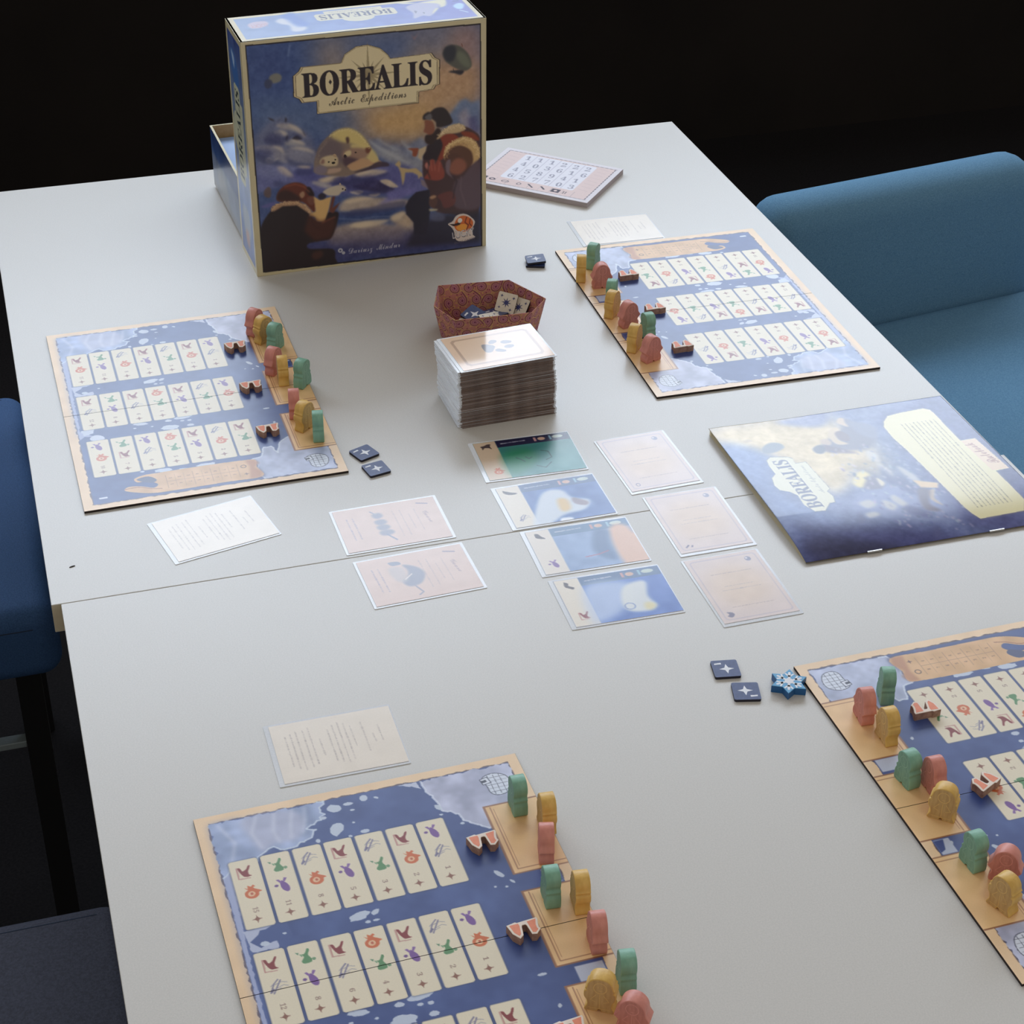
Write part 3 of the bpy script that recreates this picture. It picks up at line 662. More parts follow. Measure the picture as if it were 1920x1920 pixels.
link('snowflake_print', flat_mesh('snowflake_print', fl, 0.00626, M_white), sn); link('snowflake_hub', flat_mesh('snowflake_hub', [starpts(6, 3.4, 0.8)], 0.00632, M_white), sn)


# ------------------------------------------------------------------ game box lid, its printed faces in millimetres
BX = 246.0; BD = 74.0
cr_ = (208, 196, 158)
f = Canvas(BX, BX, 1.75, cr_, 7); f.mottle(0.01, 10)
f.poly(P('4.327,2.935 240.3,4.852 242,247 6.051,242.1'), (34, 26, 34))
frame0 = f.a.copy(); inner = P('5.434,4.265 239,6.291 240.2,244.9 7.436,240.7')
f.poly(inner, (74, 92, 142))
f.poly(P('5.434,4.265 115.5,4.328 109.5,78.56 4.966,76.06'), (66, 90, 146), 1)
f.poly(P('69.16,4.238 239,6.291 239.4,126.8 95.5,109.4'), (170, 148, 130), 0.95, soft=14)
f.poly(P('99.91,5.064 178.2,5.226 161.6,39.6 98.67,34.45'), (74, 98, 152), 0.9, soft=12)
f.poly(P('178.2,5.226 210,6.071 203.4,29.76 177.8,28.66'), (112, 118, 150), 0.8, soft=10)
f.poly(P('213.2,5.61 239.1,6.307 239.3,77.05 203,66.51'), (166, 132, 132), 0.75, soft=9)
f.poly(P('122,83.24 183.4,70.8 203,66.51 182.7,116.6 164.6,117.8 125.9,109.8'), (206, 166, 112), 0.95, soft=9)
f.poly(P('177.5,41.3 238.9,44.64 238.9,83.57 192.9,88.15 173.6,76.18'), (200, 160, 120), 0.85, soft=8)
f.poly(P('4.972,53.95 97.14,70.72 112.3,88.59 102.1,103.7 48.29,103.7 6.714,95.46'), (92, 112, 152), 0.8, soft=10)
f.poly(P('6.159,4.644 44.66,5.558 45.18,49.03 8.217,51.18'), (58, 76, 134), 0.7, soft=10)
f.line(P('45.15,17.89 47.6,7.391'), 1.4, (140, 160, 200), 0.6, soft=0.6)
# far mountains
f.poly(P('122.6,112.7 132.3,112.2 140.1,123.1 149.9,121 157.9,126.9 176.1,115.8 182.5,124.9 182,153.5 172.2,148.9 149.4,139.3 131.7,130.4'), (128, 134, 156), 0.95, soft=1.5)
f.poly(P('127.1,123.2 149.8,125.9 164.2,137.8 178.9,141.3 180.3,158.4 159,148.9 139.6,138'), (158, 160, 168), 0.8, soft=3)
f.poly(P('196,105 209.2,93.31 217.5,82.78 224.1,80.25 230.7,85.91 239.4,83.62 239.6,120.1 215.6,117.3'), (112, 130, 166), 0.95, soft=1.5)
f.poly(P('215.8,97.36 224.1,90.08 232.3,109.2 239.4,116.8 239.6,126.8 223.9,121.6'), (166, 156, 170), 0.8, soft=2)
f.poly(P('225.7,101.8 235.6,99.66 238.9,118.4 228.9,118.8'), (92, 92, 140), 0.8, soft=2)
# snowy rocks on the left
f.poly(P('6.714,95.46 24.76,79.97 37.27,78.23 56.62,94.98 64.1,102.4 68.16,115.9 67.17,135.6 7.387,131.3'), (110, 116, 148), 0.95, soft=3)
f.blob(P('30.68,84.55 41.27,85.8 51.65,91.62 58.33,100.7 54.71,101.2 46.17,93.74 37.35,91.77 30.45,88.19'), (164, 158, 162), 0.95, soft=1)
f.blob(P('26.64,92.33 35.58,91.56 40.63,96.77 36.86,100 28.18,96.2'), (150, 150, 164), 0.9, soft=1)
f.blob(P('39.42,102.2 49.21,103.4 57,109 54.16,111.4 43.49,109.2 36.48,106.5'), (168, 164, 166), 0.9, soft=1)
f.blob(P('8.005,105.8 22.24,105.7 31.1,106.7 36.04,113.8 39.95,123.7 35.26,126.9 21.47,117.6 8.636,109.5'), (146, 144, 160), 0.95, soft=1.4)
f.blob(P('36.15,112 48.85,109.8 64.78,115.5 68.91,123.5 65.82,130.7 47.81,128.4 39.06,123.6'), (138, 138, 158), 0.9, soft=2)
f.blob(P('8.76,107.7 23.6,112.3 23.25,117.9 9.021,117'), (80, 84, 130), 0.8, soft=2)
f.blob(P('23,93.74 36.97,98.18 38.53,102.1 27.61,105.4 16.24,102.1'), (74, 76, 118), 0.85, soft=2)
for p in (P('21.41,77.07 26.56,79.49 28.18,81.97 23.87,80.09'), P('30.82,82.28 35.5,78.26 32.66,81.12'), P('39.05,78.21 40.21,81.09 39.09,85.08 38.39,81.79'), P('55.14,93.42 58.33,100.7 57.04,99.66'), P('58.33,100.7 60.37,96.35 59.5,99.03'), P('37.64,102 39.69,97.58 40.47,99.52 38.92,103'), P('43.92,101.8 49.46,98.75 54.61,103.1 49.16,104.3')): f.poly(p, (44, 36, 44), 0.9, soft=0.3)
f.blob(P('15.92,120.7 19.64,118.4 24.85,120.9 30.3,119.7 24.62,124.6 18.34,124.7'), (176, 172, 178), 0.7, soft=0.8)
# snow field and pools
f.poly(P('7.053,124.7 62.42,135 94.53,132.4 149.3,142.6 178.7,154.8 181.8,170.5 178.3,177 93.12,165.8 29.76,150.8 5.836,154.3'), (112, 116, 168), 0.95, soft=2)
f.blob(P('8.334,127.2 27.12,127.7 42.37,128.7 61.97,134.9 47.18,139.7 34.37,141.9 18.33,138.9 7.833,134.7'), (126, 132, 176), 0.8, soft=3)
f.blob(P('27.95,128.8 35.04,130.6 41.83,138.1 46.97,143.5 38.02,141.4 29.39,134.6'), (184, 172, 176), 0.8, soft=1.4)
f.blob(P('43.68,137.4 56.6,133.3 65.54,136.3 68.74,145.3 55.8,148.4 45.06,145.1'), (88, 90, 160), 0.9, soft=2)
f.poly(P('39.88,140.4 94.11,142.3 159.1,143.9 178.6,158.2 181.7,174 158.5,172.6 60.88,164.9'), (96, 98, 156), 0.8, soft=4)
f.blob(P('68.6,148.2 83.41,145.3 96.34,144.1 100.8,147.5 88.64,151.7 74.79,152.8'), (198, 182, 164), 0.9, soft=1)
f.blob(P('61.19,150.1 70.33,150.3 82.02,155.6 79.09,159.1 70.05,156'), (186, 178, 178), 0.9, soft=1)
f.blob(P('103.5,148.8 120.4,144.2 134.3,146 140.7,148.8 131.3,151.4 114.5,152.1'), (188, 176, 168), 0.95, soft=1)
f.blob(P('103.1,159.3 127.4,155.7 136.6,160.8 147.7,168.1 138.2,171.7 116.8,166'), (52, 50, 84), 0.85, soft=1.2)
f.blob(P('132.1,157.3 140.5,157.4 146.9,162.1 151.5,166.6 144.9,166.7 136.6,161.8'), (200, 186, 170), 0.95, soft=0.8)
f.blob(P('100.1,165.7 110.3,165.1 114.9,167.7 108.3,169.7'), (190, 178, 172), 0.9, soft=0.8)
f.blob(P('88.02,144.9 101.6,150.5 124.8,151.5 129.1,163.7 101.1,163 95.71,159.3 83.02,153.9'), (64, 64, 112), 0.75, soft=2)
f.blob(P('91.28,176.2 105.4,171.3 124.9,174.8 156.8,181 166.2,187.2 137.7,189.3 109.5,188.4 88.98,186.6'), (190, 172, 156), 0.95, soft=1.6)
f.blob(P('119.4,171.2 128.8,170.5 132.5,171.9 126.8,174.1'), (196, 180, 164), 0.9, soft=0.6)
f.blob(P('138.2,170.7 155.2,170 172.2,171.3 168.3,175.7 155,179.8 130.3,183.4 139.9,176.8'), (120, 118, 180), 0.9, soft=1.6)
f.blob(P('84.31,187 109.4,189.4 137.6,191.3 166.1,194.1 165.8,204 137.3,203.1 109,201.2 85.64,199'), (56, 76, 128), 0.95, soft=2)
f.line(P('87.75,193.3 109.1,197.3 124.2,196.4 146.9,198.4'), 1.4, (120, 132, 168), 0.6, soft=0.8)
f.blob(P('82.64,203.5 99.64,199.9 124.1,201.3 146.6,208.4 166,196.1 175.4,205.3 177.9,229.8 155.6,232.7 117.4,231.3 79.93,222 76.48,215.5'), (176, 158, 146), 0.95, soft=2.5)
f.blob(P('141.1,200.6 150.8,195 158.4,195 163.9,203.8 161.8,213.5 148.6,207.6'), (200, 176, 150), 0.9, soft=1.6)
f.poly(P('55.11,213.7 124.1,214.7 174.2,218.2 201.1,236.1 240.2,234.5 240.2,245.3 7.436,240.7 9.509,209'), (62, 62, 112), 0.85, soft=4)
f.poly(P('78.37,204.9 155.9,210.4 157.2,226.4 77.66,220.4'), (136, 124, 136), 0.7, soft=4)
f.mottle(0.03, 5); f.mottle(0.02, 2)
LIT, MID, DRK = (214, 200, 184), (140, 144, 176), (58, 62, 106)
for p in (P('41.24,86.25 48.23,88.91 53.33,93.67 54.91,97.55 49.72,94.16 42.83,89.66'), P('31.14,91.49 37.27,93.14 39.74,96.66 36.97,98.18 33.65,94.09'), P('42.06,103 49.2,103.5 55.31,106.9 56.97,109.4 50.79,107.3'), P('23.95,106.8 31.07,107.2 34.37,111.8 35.82,117.6 32.48,113.4 27.38,109.1'), P('41.55,111.7 50.58,111 60.34,114 66.39,119.5 57.5,116.5 48.64,113.5'), P('29.68,129.9 34.99,131.5 40.09,136.9 43.52,140.2 38.18,138.6 33.08,133.2'), P('15.27,186.4 20.82,185.2 24.33,187.6 19.67,188.9')): f.blob(p, LIT, 0.75, soft=0.9)
for p in (P('16.48,98.48 24.47,98.52 31.32,103 36.59,104.6 32.76,108.8 24.89,106 17.94,103.3'), P('36.92,99.1 44.07,99.03 40.14,105 36.64,103.7'), P('7.568,112.2 15.27,116.9 24.79,121.8 35.21,127.8 20.94,126 8.834,119.8'), P('35.71,119.4 42.64,124 53.2,129.1 63.97,131.4 56.6,133.3 42.32,129.6'), P('47.49,134.1 63.78,135.2 67.26,138.5 57.96,142 47.12,140.6'), P('24.34,143.4 34.09,146.6 41.29,147.5 33.81,151.3 23.09,148.9'), P('44.23,96.28 52.19,98.15 54.66,102.2 49.26,102.4')): f.blob(p, DRK, 0.5, soft=1.4)
for p in (P('70.37,149.3 81.49,146.9 94.45,145.3 85.11,148.4 75.77,151.5'), P('106.4,146.3 120.4,144.7 131.5,146.6 122.1,147.3 110.9,148.8'), P('134.9,157.7 143.2,159.2 149.7,165.9 143.2,162.6'), P('95.06,174.8 111.9,173.1 124.9,175.8 111.8,177 98.65,178.2'), P('99.56,201.9 116.5,201.2 124,203.3 112.6,205.7 101.3,205.1'), P('143.1,198.9 152.7,195.3 157.4,195.9 154.5,200.5 146.8,203.4'), P('101.5,201.1 120.3,199.8 141.1,201.6 129.6,206 110.7,206.4'), P('47.65,131.2 58.48,132.1 61.97,134.9 52.94,133.8')): f.blob(p, (226, 206, 178), 0.8, soft=1.0)
for p in (P('81.19,153.6 95.94,153.6 110.7,156.5 97.63,157.7 84.76,156'), P('103.6,146.9 114.5,153.1 127.6,151.9 140.7,149.7 138.7,153.3 121.8,156 103.3,155.5'), P('103,163.2 117.7,168 134.5,168.3 145.8,168.8 130.6,172.7 113.9,170.4'), P('102.1,185.5 120.8,185.1 141.6,182.9 158.7,183.2 154.7,190.6 130,192.2 101.9,190.4'), P('88.98,186.6 109.4,190.4 124.4,190.5 118.7,193.6 94.38,191.3')): f.blob(p, DRK, 0.6, soft=1.2)
for p in (P('121.5,111.2 132.3,120 143.2,127 156,136.3 163.4,142.9 152.3,137.7 137.6,128.3 126.8,119.3'), P('131.6,112.4 139.7,120.9 148.8,125.8 156.2,128.6 145.2,121.6'), P('156.5,117.3 167.5,128.1 176.6,140.7 169.2,136 160,125.3')): f.blob(p, (190, 192, 196), 0.6, soft=1.2)
# polar bear
f.blob(P('64.63,136.2 66.06,126 71.22,113.5 77.94,105.9 85.45,100.3 94.66,97.19 102.8,97.69 110.8,102.4 117,108.7 123.1,117.9 126.4,130.7 129.9,138.7 126,142.1 111,145.9 96.18,147.9 74.29,144.1 65.35,140.1'), (140, 122, 110), 1, soft=0.6)
f.blob(P('84.46,102 90.98,98.33 101.9,97.77 110.8,102.4 117.9,109.8 122.2,117.8 123.9,121.8 115.7,119.9 103.1,113.6 94.04,111.6 86.01,107.8'), (222, 200, 130), 0.97, soft=1.4)
f.blob(P('103,115.5 121.2,119.6 129.3,127.2 131.7,139 126.1,140.2 119,131.7 113.4,132.9'), (226, 206, 138), 0.9, soft=1.4)
f.blob(P('70.23,115.2 83.35,106.5 93.96,113.5 96.14,126.9 93.08,134.1 75.24,124.3 68.63,129.2'), (112, 98, 104), 0.85, soft=2)
f.blob(P('94.47,122.9 100.1,119.8 107.5,118.9 116.6,120.9 122,123.5 120,129.9 113.4,132.9 105.1,133.7 97.73,132.8'), (160, 128, 112), 0.95, soft=1)
f.blob(P('96.22,125 98.18,122 102.8,121.1 103.6,125 99.75,128.3'), (216, 196, 150), 1, soft=0.4); f.blob(P('95.68,126.9 97.15,124.7 99.06,127.3 97.43,129'), (40, 32, 36), 1)
f.blob(P('118.4,121.1 122.1,120.2 124.4,122.4 121.9,126.3 119.2,126'), (120, 76, 62), 1, soft=0.4); f.blob(P('98.78,107.5 101.5,106.9 102.3,111.6 100.3,114.2 99.08,111.3'), (96, 72, 66), 1, soft=0.3)
f.ell(*P('108.2,124.1')[0], 1.2, 0.7, (40, 30, 30)); f.blob(P('97.05,127 111.5,132.6 109.5,137.1 101.1,139.9 94.91,134.3'), (84, 66, 78), 0.9, soft=1)
f.blob(P('101.2,138.9 111.5,134.5 122.6,133.1 133.6,136.3 133.5,141.1 118.6,141.2 104.7,143.2'), (208, 172, 130), 0.95, soft=0.8)
f.blob(P('98.45,137.7 107.8,133.1 116.2,131.3 124.4,136.1 129.9,138.7 120.5,139.5 107.5,142.6'), (200, 160, 122), 0.95, soft=0.8); f.blob(P('121.7,132 125.6,126.8 131,133.1 129.9,137.8 125.3,136.3'), (214, 192, 132), 0.95, soft=0.8)
f.blob(P('105.5,145.2 120.5,141.4 130.8,136.9 141,139.2 141.8,143.1 131.6,142.8 117.6,144.8'), (70, 58, 72), 0.9, soft=0.8)
# cub held close, cub on the ice, fox
f.blob(P('71.25,131.4 72.39,126.8 77.05,124.5 83.46,123.9 88.85,126 90.01,130.9 88.44,135.4 82.93,135.7 75.65,134.8'), (206, 186, 150), 1, soft=0.4)
f.ell(*P('84.91,132.3')[0], 1.9, 1.3, (30, 24, 26)); f.ell(*P('80.22,130.8')[0], 0.9, 0.8, (34, 28, 30)); f.ell(*P('87.06,129.2')[0], 0.9, 0.8, (34, 28, 30))
f.blob(P('71.71,131.4 73.75,127 75.97,128.2 75.33,131.9'), (150, 116, 104), 1, soft=0.4); f.blob(P('84.36,124.3 86.7,122.9 88.44,125 86.99,126.7'), (190, 160, 130), 1)
f.blob(P('78.02,142.7 80.06,138.2 87.4,138.2 92.88,138.9 90.89,142.4 83.49,143.4'), (190, 160, 140), 0.95, soft=0.6); f.blob(P('65.63,134.5 72.97,133.5 78.24,138 74.34,143.2 66.21,141.2'), (134, 122, 138), 0.9, soft=1.2)
f.blob(P('72.51,162.1 77.26,158.9 84.72,157 91.19,156.8 95.71,159.3 96.47,163.3 91.78,164.6 87.93,168 78.74,166.8 74.25,164.3'), (204, 190, 170), 1, soft=0.5)
f.ell(*P('93.3,161.4')[0], 0.9, 0.8, (40, 34, 40)); f.ell(*P('96.03,162.8')[0], 0.8, 0.8, (40, 34, 40)); f.blob(P('89.81,156.7 90.83,154.4 92.11,157'), (190, 170, 150), 1)
f.poly(P('148.4,142 153.2,138.3 155,141.9 153.9,145.6 163.2,148.7 170.8,148.7 177.3,155.3 178.1,160.3 175.3,158 173.4,161.6 172.5,156.7 166.9,153 159.4,152.1 158.3,159.7 156.2,166.3 155.3,159.3 154.3,151.4 152.1,145.4'), (196, 172, 128), 1, soft=0.4)
f.poly(P('175.3,160.9 180.9,164.6 197,175.5 204.6,178.4 198.8,179.7 185.5,175 176.1,167.9'), (140, 124, 130), 0.9, soft=0.8)
# airships
f.blob(P('200.9,32.67 203.4,25.81 211.5,23.96 219.5,26.68 227.6,35.46 230.5,46.95 224.2,51.9 214.5,48.45 204.9,41.03'), (92, 92, 84), 1, soft=0.5)
f.blob(P('200.9,32.67 203.4,25.81 211.5,24.27 214.6,30.93 211.3,40.12 204.9,40.23'), (50, 52, 62), 1, soft=1); f.blob(P('216.3,31.1 224.3,35.12 229.8,46.88 224.3,47.89 216.2,39.04'), (118, 124, 104), 0.8, soft=1)
f.blob(P('206.4,50.78 216.1,50.22 222.6,51.73 219.3,55.39 212.8,53.08'), (44, 40, 50), 1, soft=0.3); f.line(P('211.3,48.1 212,52.19'), 0.6, (50, 44, 50)); f.line(P('220.3,23.6 221.1,26.85'), 0.6, (120, 70, 50))
f.blob(P('26.02,35.98 32.29,33.55 37.47,36.44 36.38,41.79 30.14,43.45 25.68,41.39'), (136, 132, 116), 0.9, soft=0.6); f.blob(P('20.21,43.13 22.79,38.74 28.01,40.87 26.85,46.99 22.21,47.73'), (60, 66, 96), 0.9, soft=0.5)
f.poly(P('168.6,8.929 171.7,12.36 176.6,7.395 171.7,15.47'), (150, 120, 130), 0.8, soft=0.5)
# two travellers on the right
f.blob(P('178.5,139.1 182.4,130 182.5,126.1 190.1,123.2 195.8,114.4 205.3,111.7 221.4,109.8 233.7,117 239.4,125.4 239.4,152.5 237.4,208.7 220.8,209.5 208.2,204.8 192.8,200.7 185.3,188.7 183.6,173.7 178.2,158.4'), (74, 52, 56), 1, soft=0.5)
f.poly(P('170.3,174.9 184.6,173.9 185.3,184.8 185.1,197.7 184,208.5 179.9,224 167.4,222.3 166.7,208.1 159.3,198.1 158.5,189.1 162.5,181.8'), (38, 36, 54), 1, soft=0.8)
f.poly(P('183,208.4 196.6,203.2 216,205.8 240.3,206.1 240.8,240.7 157.5,235 167.5,216.3'), (44, 40, 60), 0.92, soft=2)
f.blob(P('180.6,129.7 188.2,123 193.9,118.9 203.3,117.2 207.1,123.4 200.3,136 193.6,142.9 184.1,141.7 178.5,139.1'), (44, 34, 42), 1, soft=0.5)
f.blob(P('196.7,117.4 209,116 216.5,122.6 205.1,130.8 200.2,141.8 193.6,142.9 199.4,128.2'), (150, 64, 44), 0.9, soft=0.8)
f.blob(P('192.1,115.9 199.6,112 207.2,107.2 216.7,106.4 223.3,110.1 222.3,114.7 212.8,116.4 202.4,116.1 193.9,120.8'), (206, 178, 136), 1, soft=0.6); f.blob(P('219.4,115.3 231.8,117.8 238.4,125.3 235.6,126.8 222.2,120.4'), (140, 66, 48), 1, soft=0.4)
f.blob(P('181.1,98.5 188.5,100.3 191.2,108.2 190.2,113.7 186.4,116.1 182.7,112.8 179.5,110.6 181,105.1'), (140, 84, 62), 1, soft=0.3)
f.blob(P('181.8,114.6 188.3,114.5 194,108.5 197.7,112.7 192.9,119.8 188.2,124.9 183.5,124.3 180.7,120.2'), (50, 34, 32), 1, soft=0.4)
f.blob(P('179.7,98.33 179.3,93.6 184,90.4 186.8,90.72 191.5,87.52 198.1,86.87 203.6,89.85 208.2,97.9 210.1,103.8 205.3,107 194.1,107.6 192.3,101.7 186.7,97.27'), (46, 36, 40), 1, soft=0.3)
f.blob(P('181.2,94.75 186.8,92.12 188.6,95.62 187.6,99.26 182.1,97.67'), (104, 100, 104), 1, soft=0.3)
f.blob(P('162.8,126.6 169.4,126.9 174,128 173,132.6 171,136.2 167.3,134.8 167.4,130 163.7,127.7'), (150, 82, 58), 1, soft=0.3)
f.poly(P('174,128.9 182.5,126.1 181.5,131.7 177.6,137 177.5,141.8 172.9,137.4'), (206, 184, 150), 1, soft=0.5)
f.blob(P('200.3,137.9 203.2,128.7 211.8,124 216.5,121.7 224.1,121.1 233.7,126.6 238.4,134.9 239.4,144.7 233.6,151.8 225.9,152.7 216.4,139.9 207.9,137.9 202.1,143.9'), (210, 174, 120), 1, soft=0.6)
f.blob(P('202.2,136.2 210.8,130.5 220.3,130.7 229.8,137.7 231.7,149.6 225.9,156.6 211.5,158.7 203,150.8'), (92, 60, 50), 0.95, soft=0.8)
f.blob(P('207.8,148.5 214.5,143.5 222.1,146.4 224.9,154.6 218.2,161.5 210.5,160.6 205.8,156'), (150, 92, 74), 0.95, soft=1)
f.blob(P('203,146 207.8,144.6 206.7,158.1 211.4,165.6 202.9,157.6'), (126, 108, 120), 0.9, soft=0.8)
f.blob(P('179.1,160.4 183,155.1 180.3,147 182.2,143.9 185,148.6 186,141.9 189.8,141.9 190.7,148.3 193.6,142.9 197.3,145.3 199.2,151.3 201,156.4 200,163.1 193.3,165.2 184.7,163.1'), (146, 70, 58), 1, soft=0.4)
f.blob(P('180.2,148 182.2,143.9 185,148.6 184,152.3'), (196, 130, 120), 0.8, soft=0.4)
f.blob(P('212.4,168.6 221.1,163.9 230.7,152.4 238.4,149.4 240.3,166.3 239.4,200 216,199.8 209.3,188'), (98, 80, 92), 0.95, soft=1)
f.blob(P('193,181.9 206.5,178.7 212.3,184.4 211.2,194.2 200.6,196.8 196.8,188.3'), (112, 62, 60), 0.9, soft=0.8); f.blob(P('184.4,183.7 188.3,180.2 192.1,182.7 192.9,189.8 189,195.2 184.3,191.6'), (96, 66, 60), 1, soft=0.5)
f.blob(P('184.4,182.7 189.2,180.9 192.1,182.7 187.3,185'), (190, 150, 116), 0.9, soft=0.4); f.blob(P('184.2,195.5 192.8,196.7 191.9,198.6 185.1,198.2'), (184, 176, 150), 1, soft=0.3)
f.blob(P('185.1,200.6 192.8,199.7 200.5,204.7 199.4,210.6 186.9,208.9'), (96, 100, 130), 0.8, soft=1.4)
# crouching reader on the left
f.blob(P('4.363,241.1 5.802,205.6 7.736,190.2 17.76,176 29.12,168.9 45.58,168.2 56.91,179.4 58.34,187.4 70,194.8 75.07,185.7 82.54,184.8 88.01,187.5 84.63,200.8 78.43,213.8 67.14,215.2 54.96,216.5 55.58,222.5 79.75,226 82.11,236.3 80.5,251.3'), (40, 28, 34), 1, soft=0.6)
f.blob(P('25.68,165.5 27.17,156.2 33.87,150.3 44.9,148 54.69,152.1 59.74,160.4 62.17,166.5 64.57,173.6 63.17,183.2 57.92,177.6 50.99,169.9 38.28,168.2'), (104, 50, 38), 1, soft=0.4)
f.blob(P('25.74,164.6 28.07,156.3 37.19,155.6 47.67,163.6 49.22,168.7 38.33,167.2'), (58, 34, 34), 0.95, soft=1.2)
f.poly(P('17.82,175.1 20.88,169.7 32.85,167.5 45.58,168.2 54.47,173.2 60.52,180.8 59.3,186.5 55.84,182.2 45.32,173 30.75,172 21.36,176.5'), (178, 140, 108), 1, soft=0.7)
f.blob(P('48.73,160.9 52.52,158.5 54.13,162.6 51.19,166 49.03,163.8'), (170, 132, 104), 1, soft=0.3); f.blob(P('55.34,157 59.12,154.6 63.33,161.9 63.13,165.7 58.63,164.1'), (44, 30, 34), 1, soft=0.3)
f.blob(P('56.7,165.8 63.13,165.7 63.71,172.5 59.9,174.9 56.45,170.6'), (120, 74, 60), 1, soft=0.4)
f.poly(P('63.13,165.7 69.34,170.4 81.45,168.1 78.07,181.3 72.77,195.2 64.52,193.1 62.92,188 57.47,186.3 58.54,183.5 64.14,182.3'), (220, 178, 116), 1, soft=0.3)
f.blob(P('67.75,165.3 71.55,162.9 75.99,166.4 73.05,169.9 68.47,169.3'), (50, 44, 60), 1, soft=0.3); f.poly(P('77.93,184.2 82.37,168.2 85.13,168.6 81.8,180.8 90.4,175.1 82.46,186.7'), (110, 60, 48), 1, soft=0.3)
f.poly(P('57.62,183.4 68.2,193.6 84.18,189.9 84.67,199.8 78.43,213.8 61.59,214.4 51.09,202.1'), (84, 44, 36), 0.8, soft=1.5)
f.blob(P('59.08,227 68.47,226.4 69.11,232.5 62.4,235.5 57.85,232.8'), (88, 50, 42), 0.7, soft=1)
f.blob(P('12.88,153.3 17.66,149.2 20.11,153.3 18.73,160.8 13.41,159.1'), (108, 82, 74), 0.8, soft=0.8); f.blob(P('9.134,169.1 18.36,166.5 25.6,167 18.06,171.3 10.8,171.2'), (104, 100, 160), 0.8, soft=0.8)
# fur, folds and lit edges on the figures
rf = np.random.RandomState(4)
def fur(pts, ln, col, a=0.8, k=3):
    for (x0, y0), (x1, y1) in zip(pts, pts[1:]):
        n = max(1, int(math.hypot(x1 - x0, y1 - y0) / 1.1))
        for i in range(n):
            for _ in range(k - 1):
                t = (i + rf.rand()) / n; an = rf.uniform(0, 6.28); x = x0 + (x1 - x0) * t; y = y0 + (y1 - y0) * t
                f.line([(x, y), (x + ln * math.cos(an), y + ln * math.sin(an))], 0.7, col, a * rf.uniform(0.4, 1))
fur(P('194.9,117.1 201.5,112.2 209.1,109.3 217.6,108.5 222.3,111.9'), 2.6, (232, 208, 168)); fur(P('202.2,137.2 205.1,129.9 212.7,125 222.2,123.3 231.7,127.3 236.5,135.6 237.5,144.5'), 3.2, (236, 206, 152)); fur(P('203.1,142.1 206,132.8 214.6,128.1 226,130.5'), 2.6, (180, 138, 96), 0.7)
fur(P('19.68,174.4 23.59,170.1 32.79,168.4 45.5,169.6 54.37,175.2 59.5,182.7'), 2.4, (206, 170, 132)); fur(P('81.63,104.5 90.9,100 101.9,98.97 110.8,104.2 118.7,113.6 123,121.7'), 1.8, (236, 218, 156), 0.5); fur(P('67.73,129 71.99,116.4 79.61,108.9'), 1.8, (150, 134, 124), 0.5)
f.line(P('209.6,162.4 214.3,168.9 211.3,178.3 210.3,187.1'), 1.6, (60, 44, 54), 0.8, soft=0.5); f.line(P('219.1,163.6 218.1,178.2 223.8,197.9'), 1.4, (120, 98, 108), 0.6, soft=0.8); f.line(P('185,143.7 183,154.1 185.7,162.3'), 1.2, (30, 24, 32), 0.7, soft=0.4)
for p in (P('186,142.4 187.7,153.8'), P('190.3,142.5 191,154.2'), P('195.9,145.1 194.8,155.6')): f.line(p, 1.0, (196, 112, 92), 0.7, soft=0.3)
f.line(P('33.81,151.3 44.79,149.9 53.68,153.9 58.83,160.3'), 1.6, (150, 82, 60), 0.7, soft=0.6); f.line(P('69.95,195.8 77.52,192.9 84.13,190.9'), 1.6, (128, 72, 56), 0.7, soft=0.6); f.line(P('59.25,187.5 60.69,195.5 67.77,202.4'), 1.4, (66, 36, 34), 0.7, soft=0.6)
# title plaque
PL = P('49.33,38.51 54.95,34.44 57.33,30.34 97.29,30.23 101.1,22.21 112.7,15.65 124.4,14.99 136.8,19.7 144.5,27.07 146.7,31.07 188.9,29.99 192.1,34.91 196.8,37.63 196.5,62.57 192.6,63.42 190.3,67.2 174.8,68.22 174.5,79.53 71.26,79.14 71.43,66.21 56.6,66.43 54.05,61.85 48.93,59.22')
def grow(p, k):
    cx = sum(q[0] for q in p) / len(p); cy = sum(q[1] for q in p) / len(p)
    return [(cx + (x - cx) * (1 + k), cy + (y - cy) * (1 + k)) for x, y in p]
f.poly(grow(PL, 0.012), (54, 42, 36)); f.poly(PL, (216, 198, 154)); f.poly(grow(PL, -0.022), (96, 80, 62), 0.7); f.poly(grow(PL, -0.032), (230, 214, 172))
cx_, cy_ = P('124.1,48.23')[0]
for k in range(16):
    a = 22.5 * k; L_ = (34, 15, 24, 15)[k % 4]
    f.poly([(cx_ + 2.0 * math.cos(R(a + 90)), cy_ - 3 + 2.0 * math.sin(R(a + 90))), (cx_ + L_ * math.cos(R(a)), cy_ - 3 + L_ * math.sin(R(a))), (cx_ - 2.0 * math.cos(R(a + 90)), cy_ - 3 - 2.0 * math.sin(R(a + 90)))], (160, 144, 108), 0.8)
(ax_, ay_), (bx_, by_) = P('54.44,49.26 191.9,49.21')
rt_ = math.degrees(math.atan2(by_ - ay_, bx_ - ax_))
def bold_title(cv, x, y, w_, h_, col, rot=0.0):
    for dx in (-0.0045, 0, 0.0045): cv.text(serif('BOREALIS'), x + dx * w_ * math.cos(R(rot)), y + dx * w_ * math.sin(R(rot)), w_, h_, col, 1, rot)
bold_title(f, (ax_ + bx_) / 2, (ay_ + by_) / 2, 131, 25.5, (34, 22, 30), rt_)
q_ = P('85.57,48.28')[0]; f.poly([(q_[0], q_[1] - 2.6), (q_[0] + 1.6, q_[1]), (q_[0], q_[1] + 2.6), (q_[0] - 1.6, q_[1])], (34, 22, 30))
(ax_, ay_), = P('122.8,70.11')
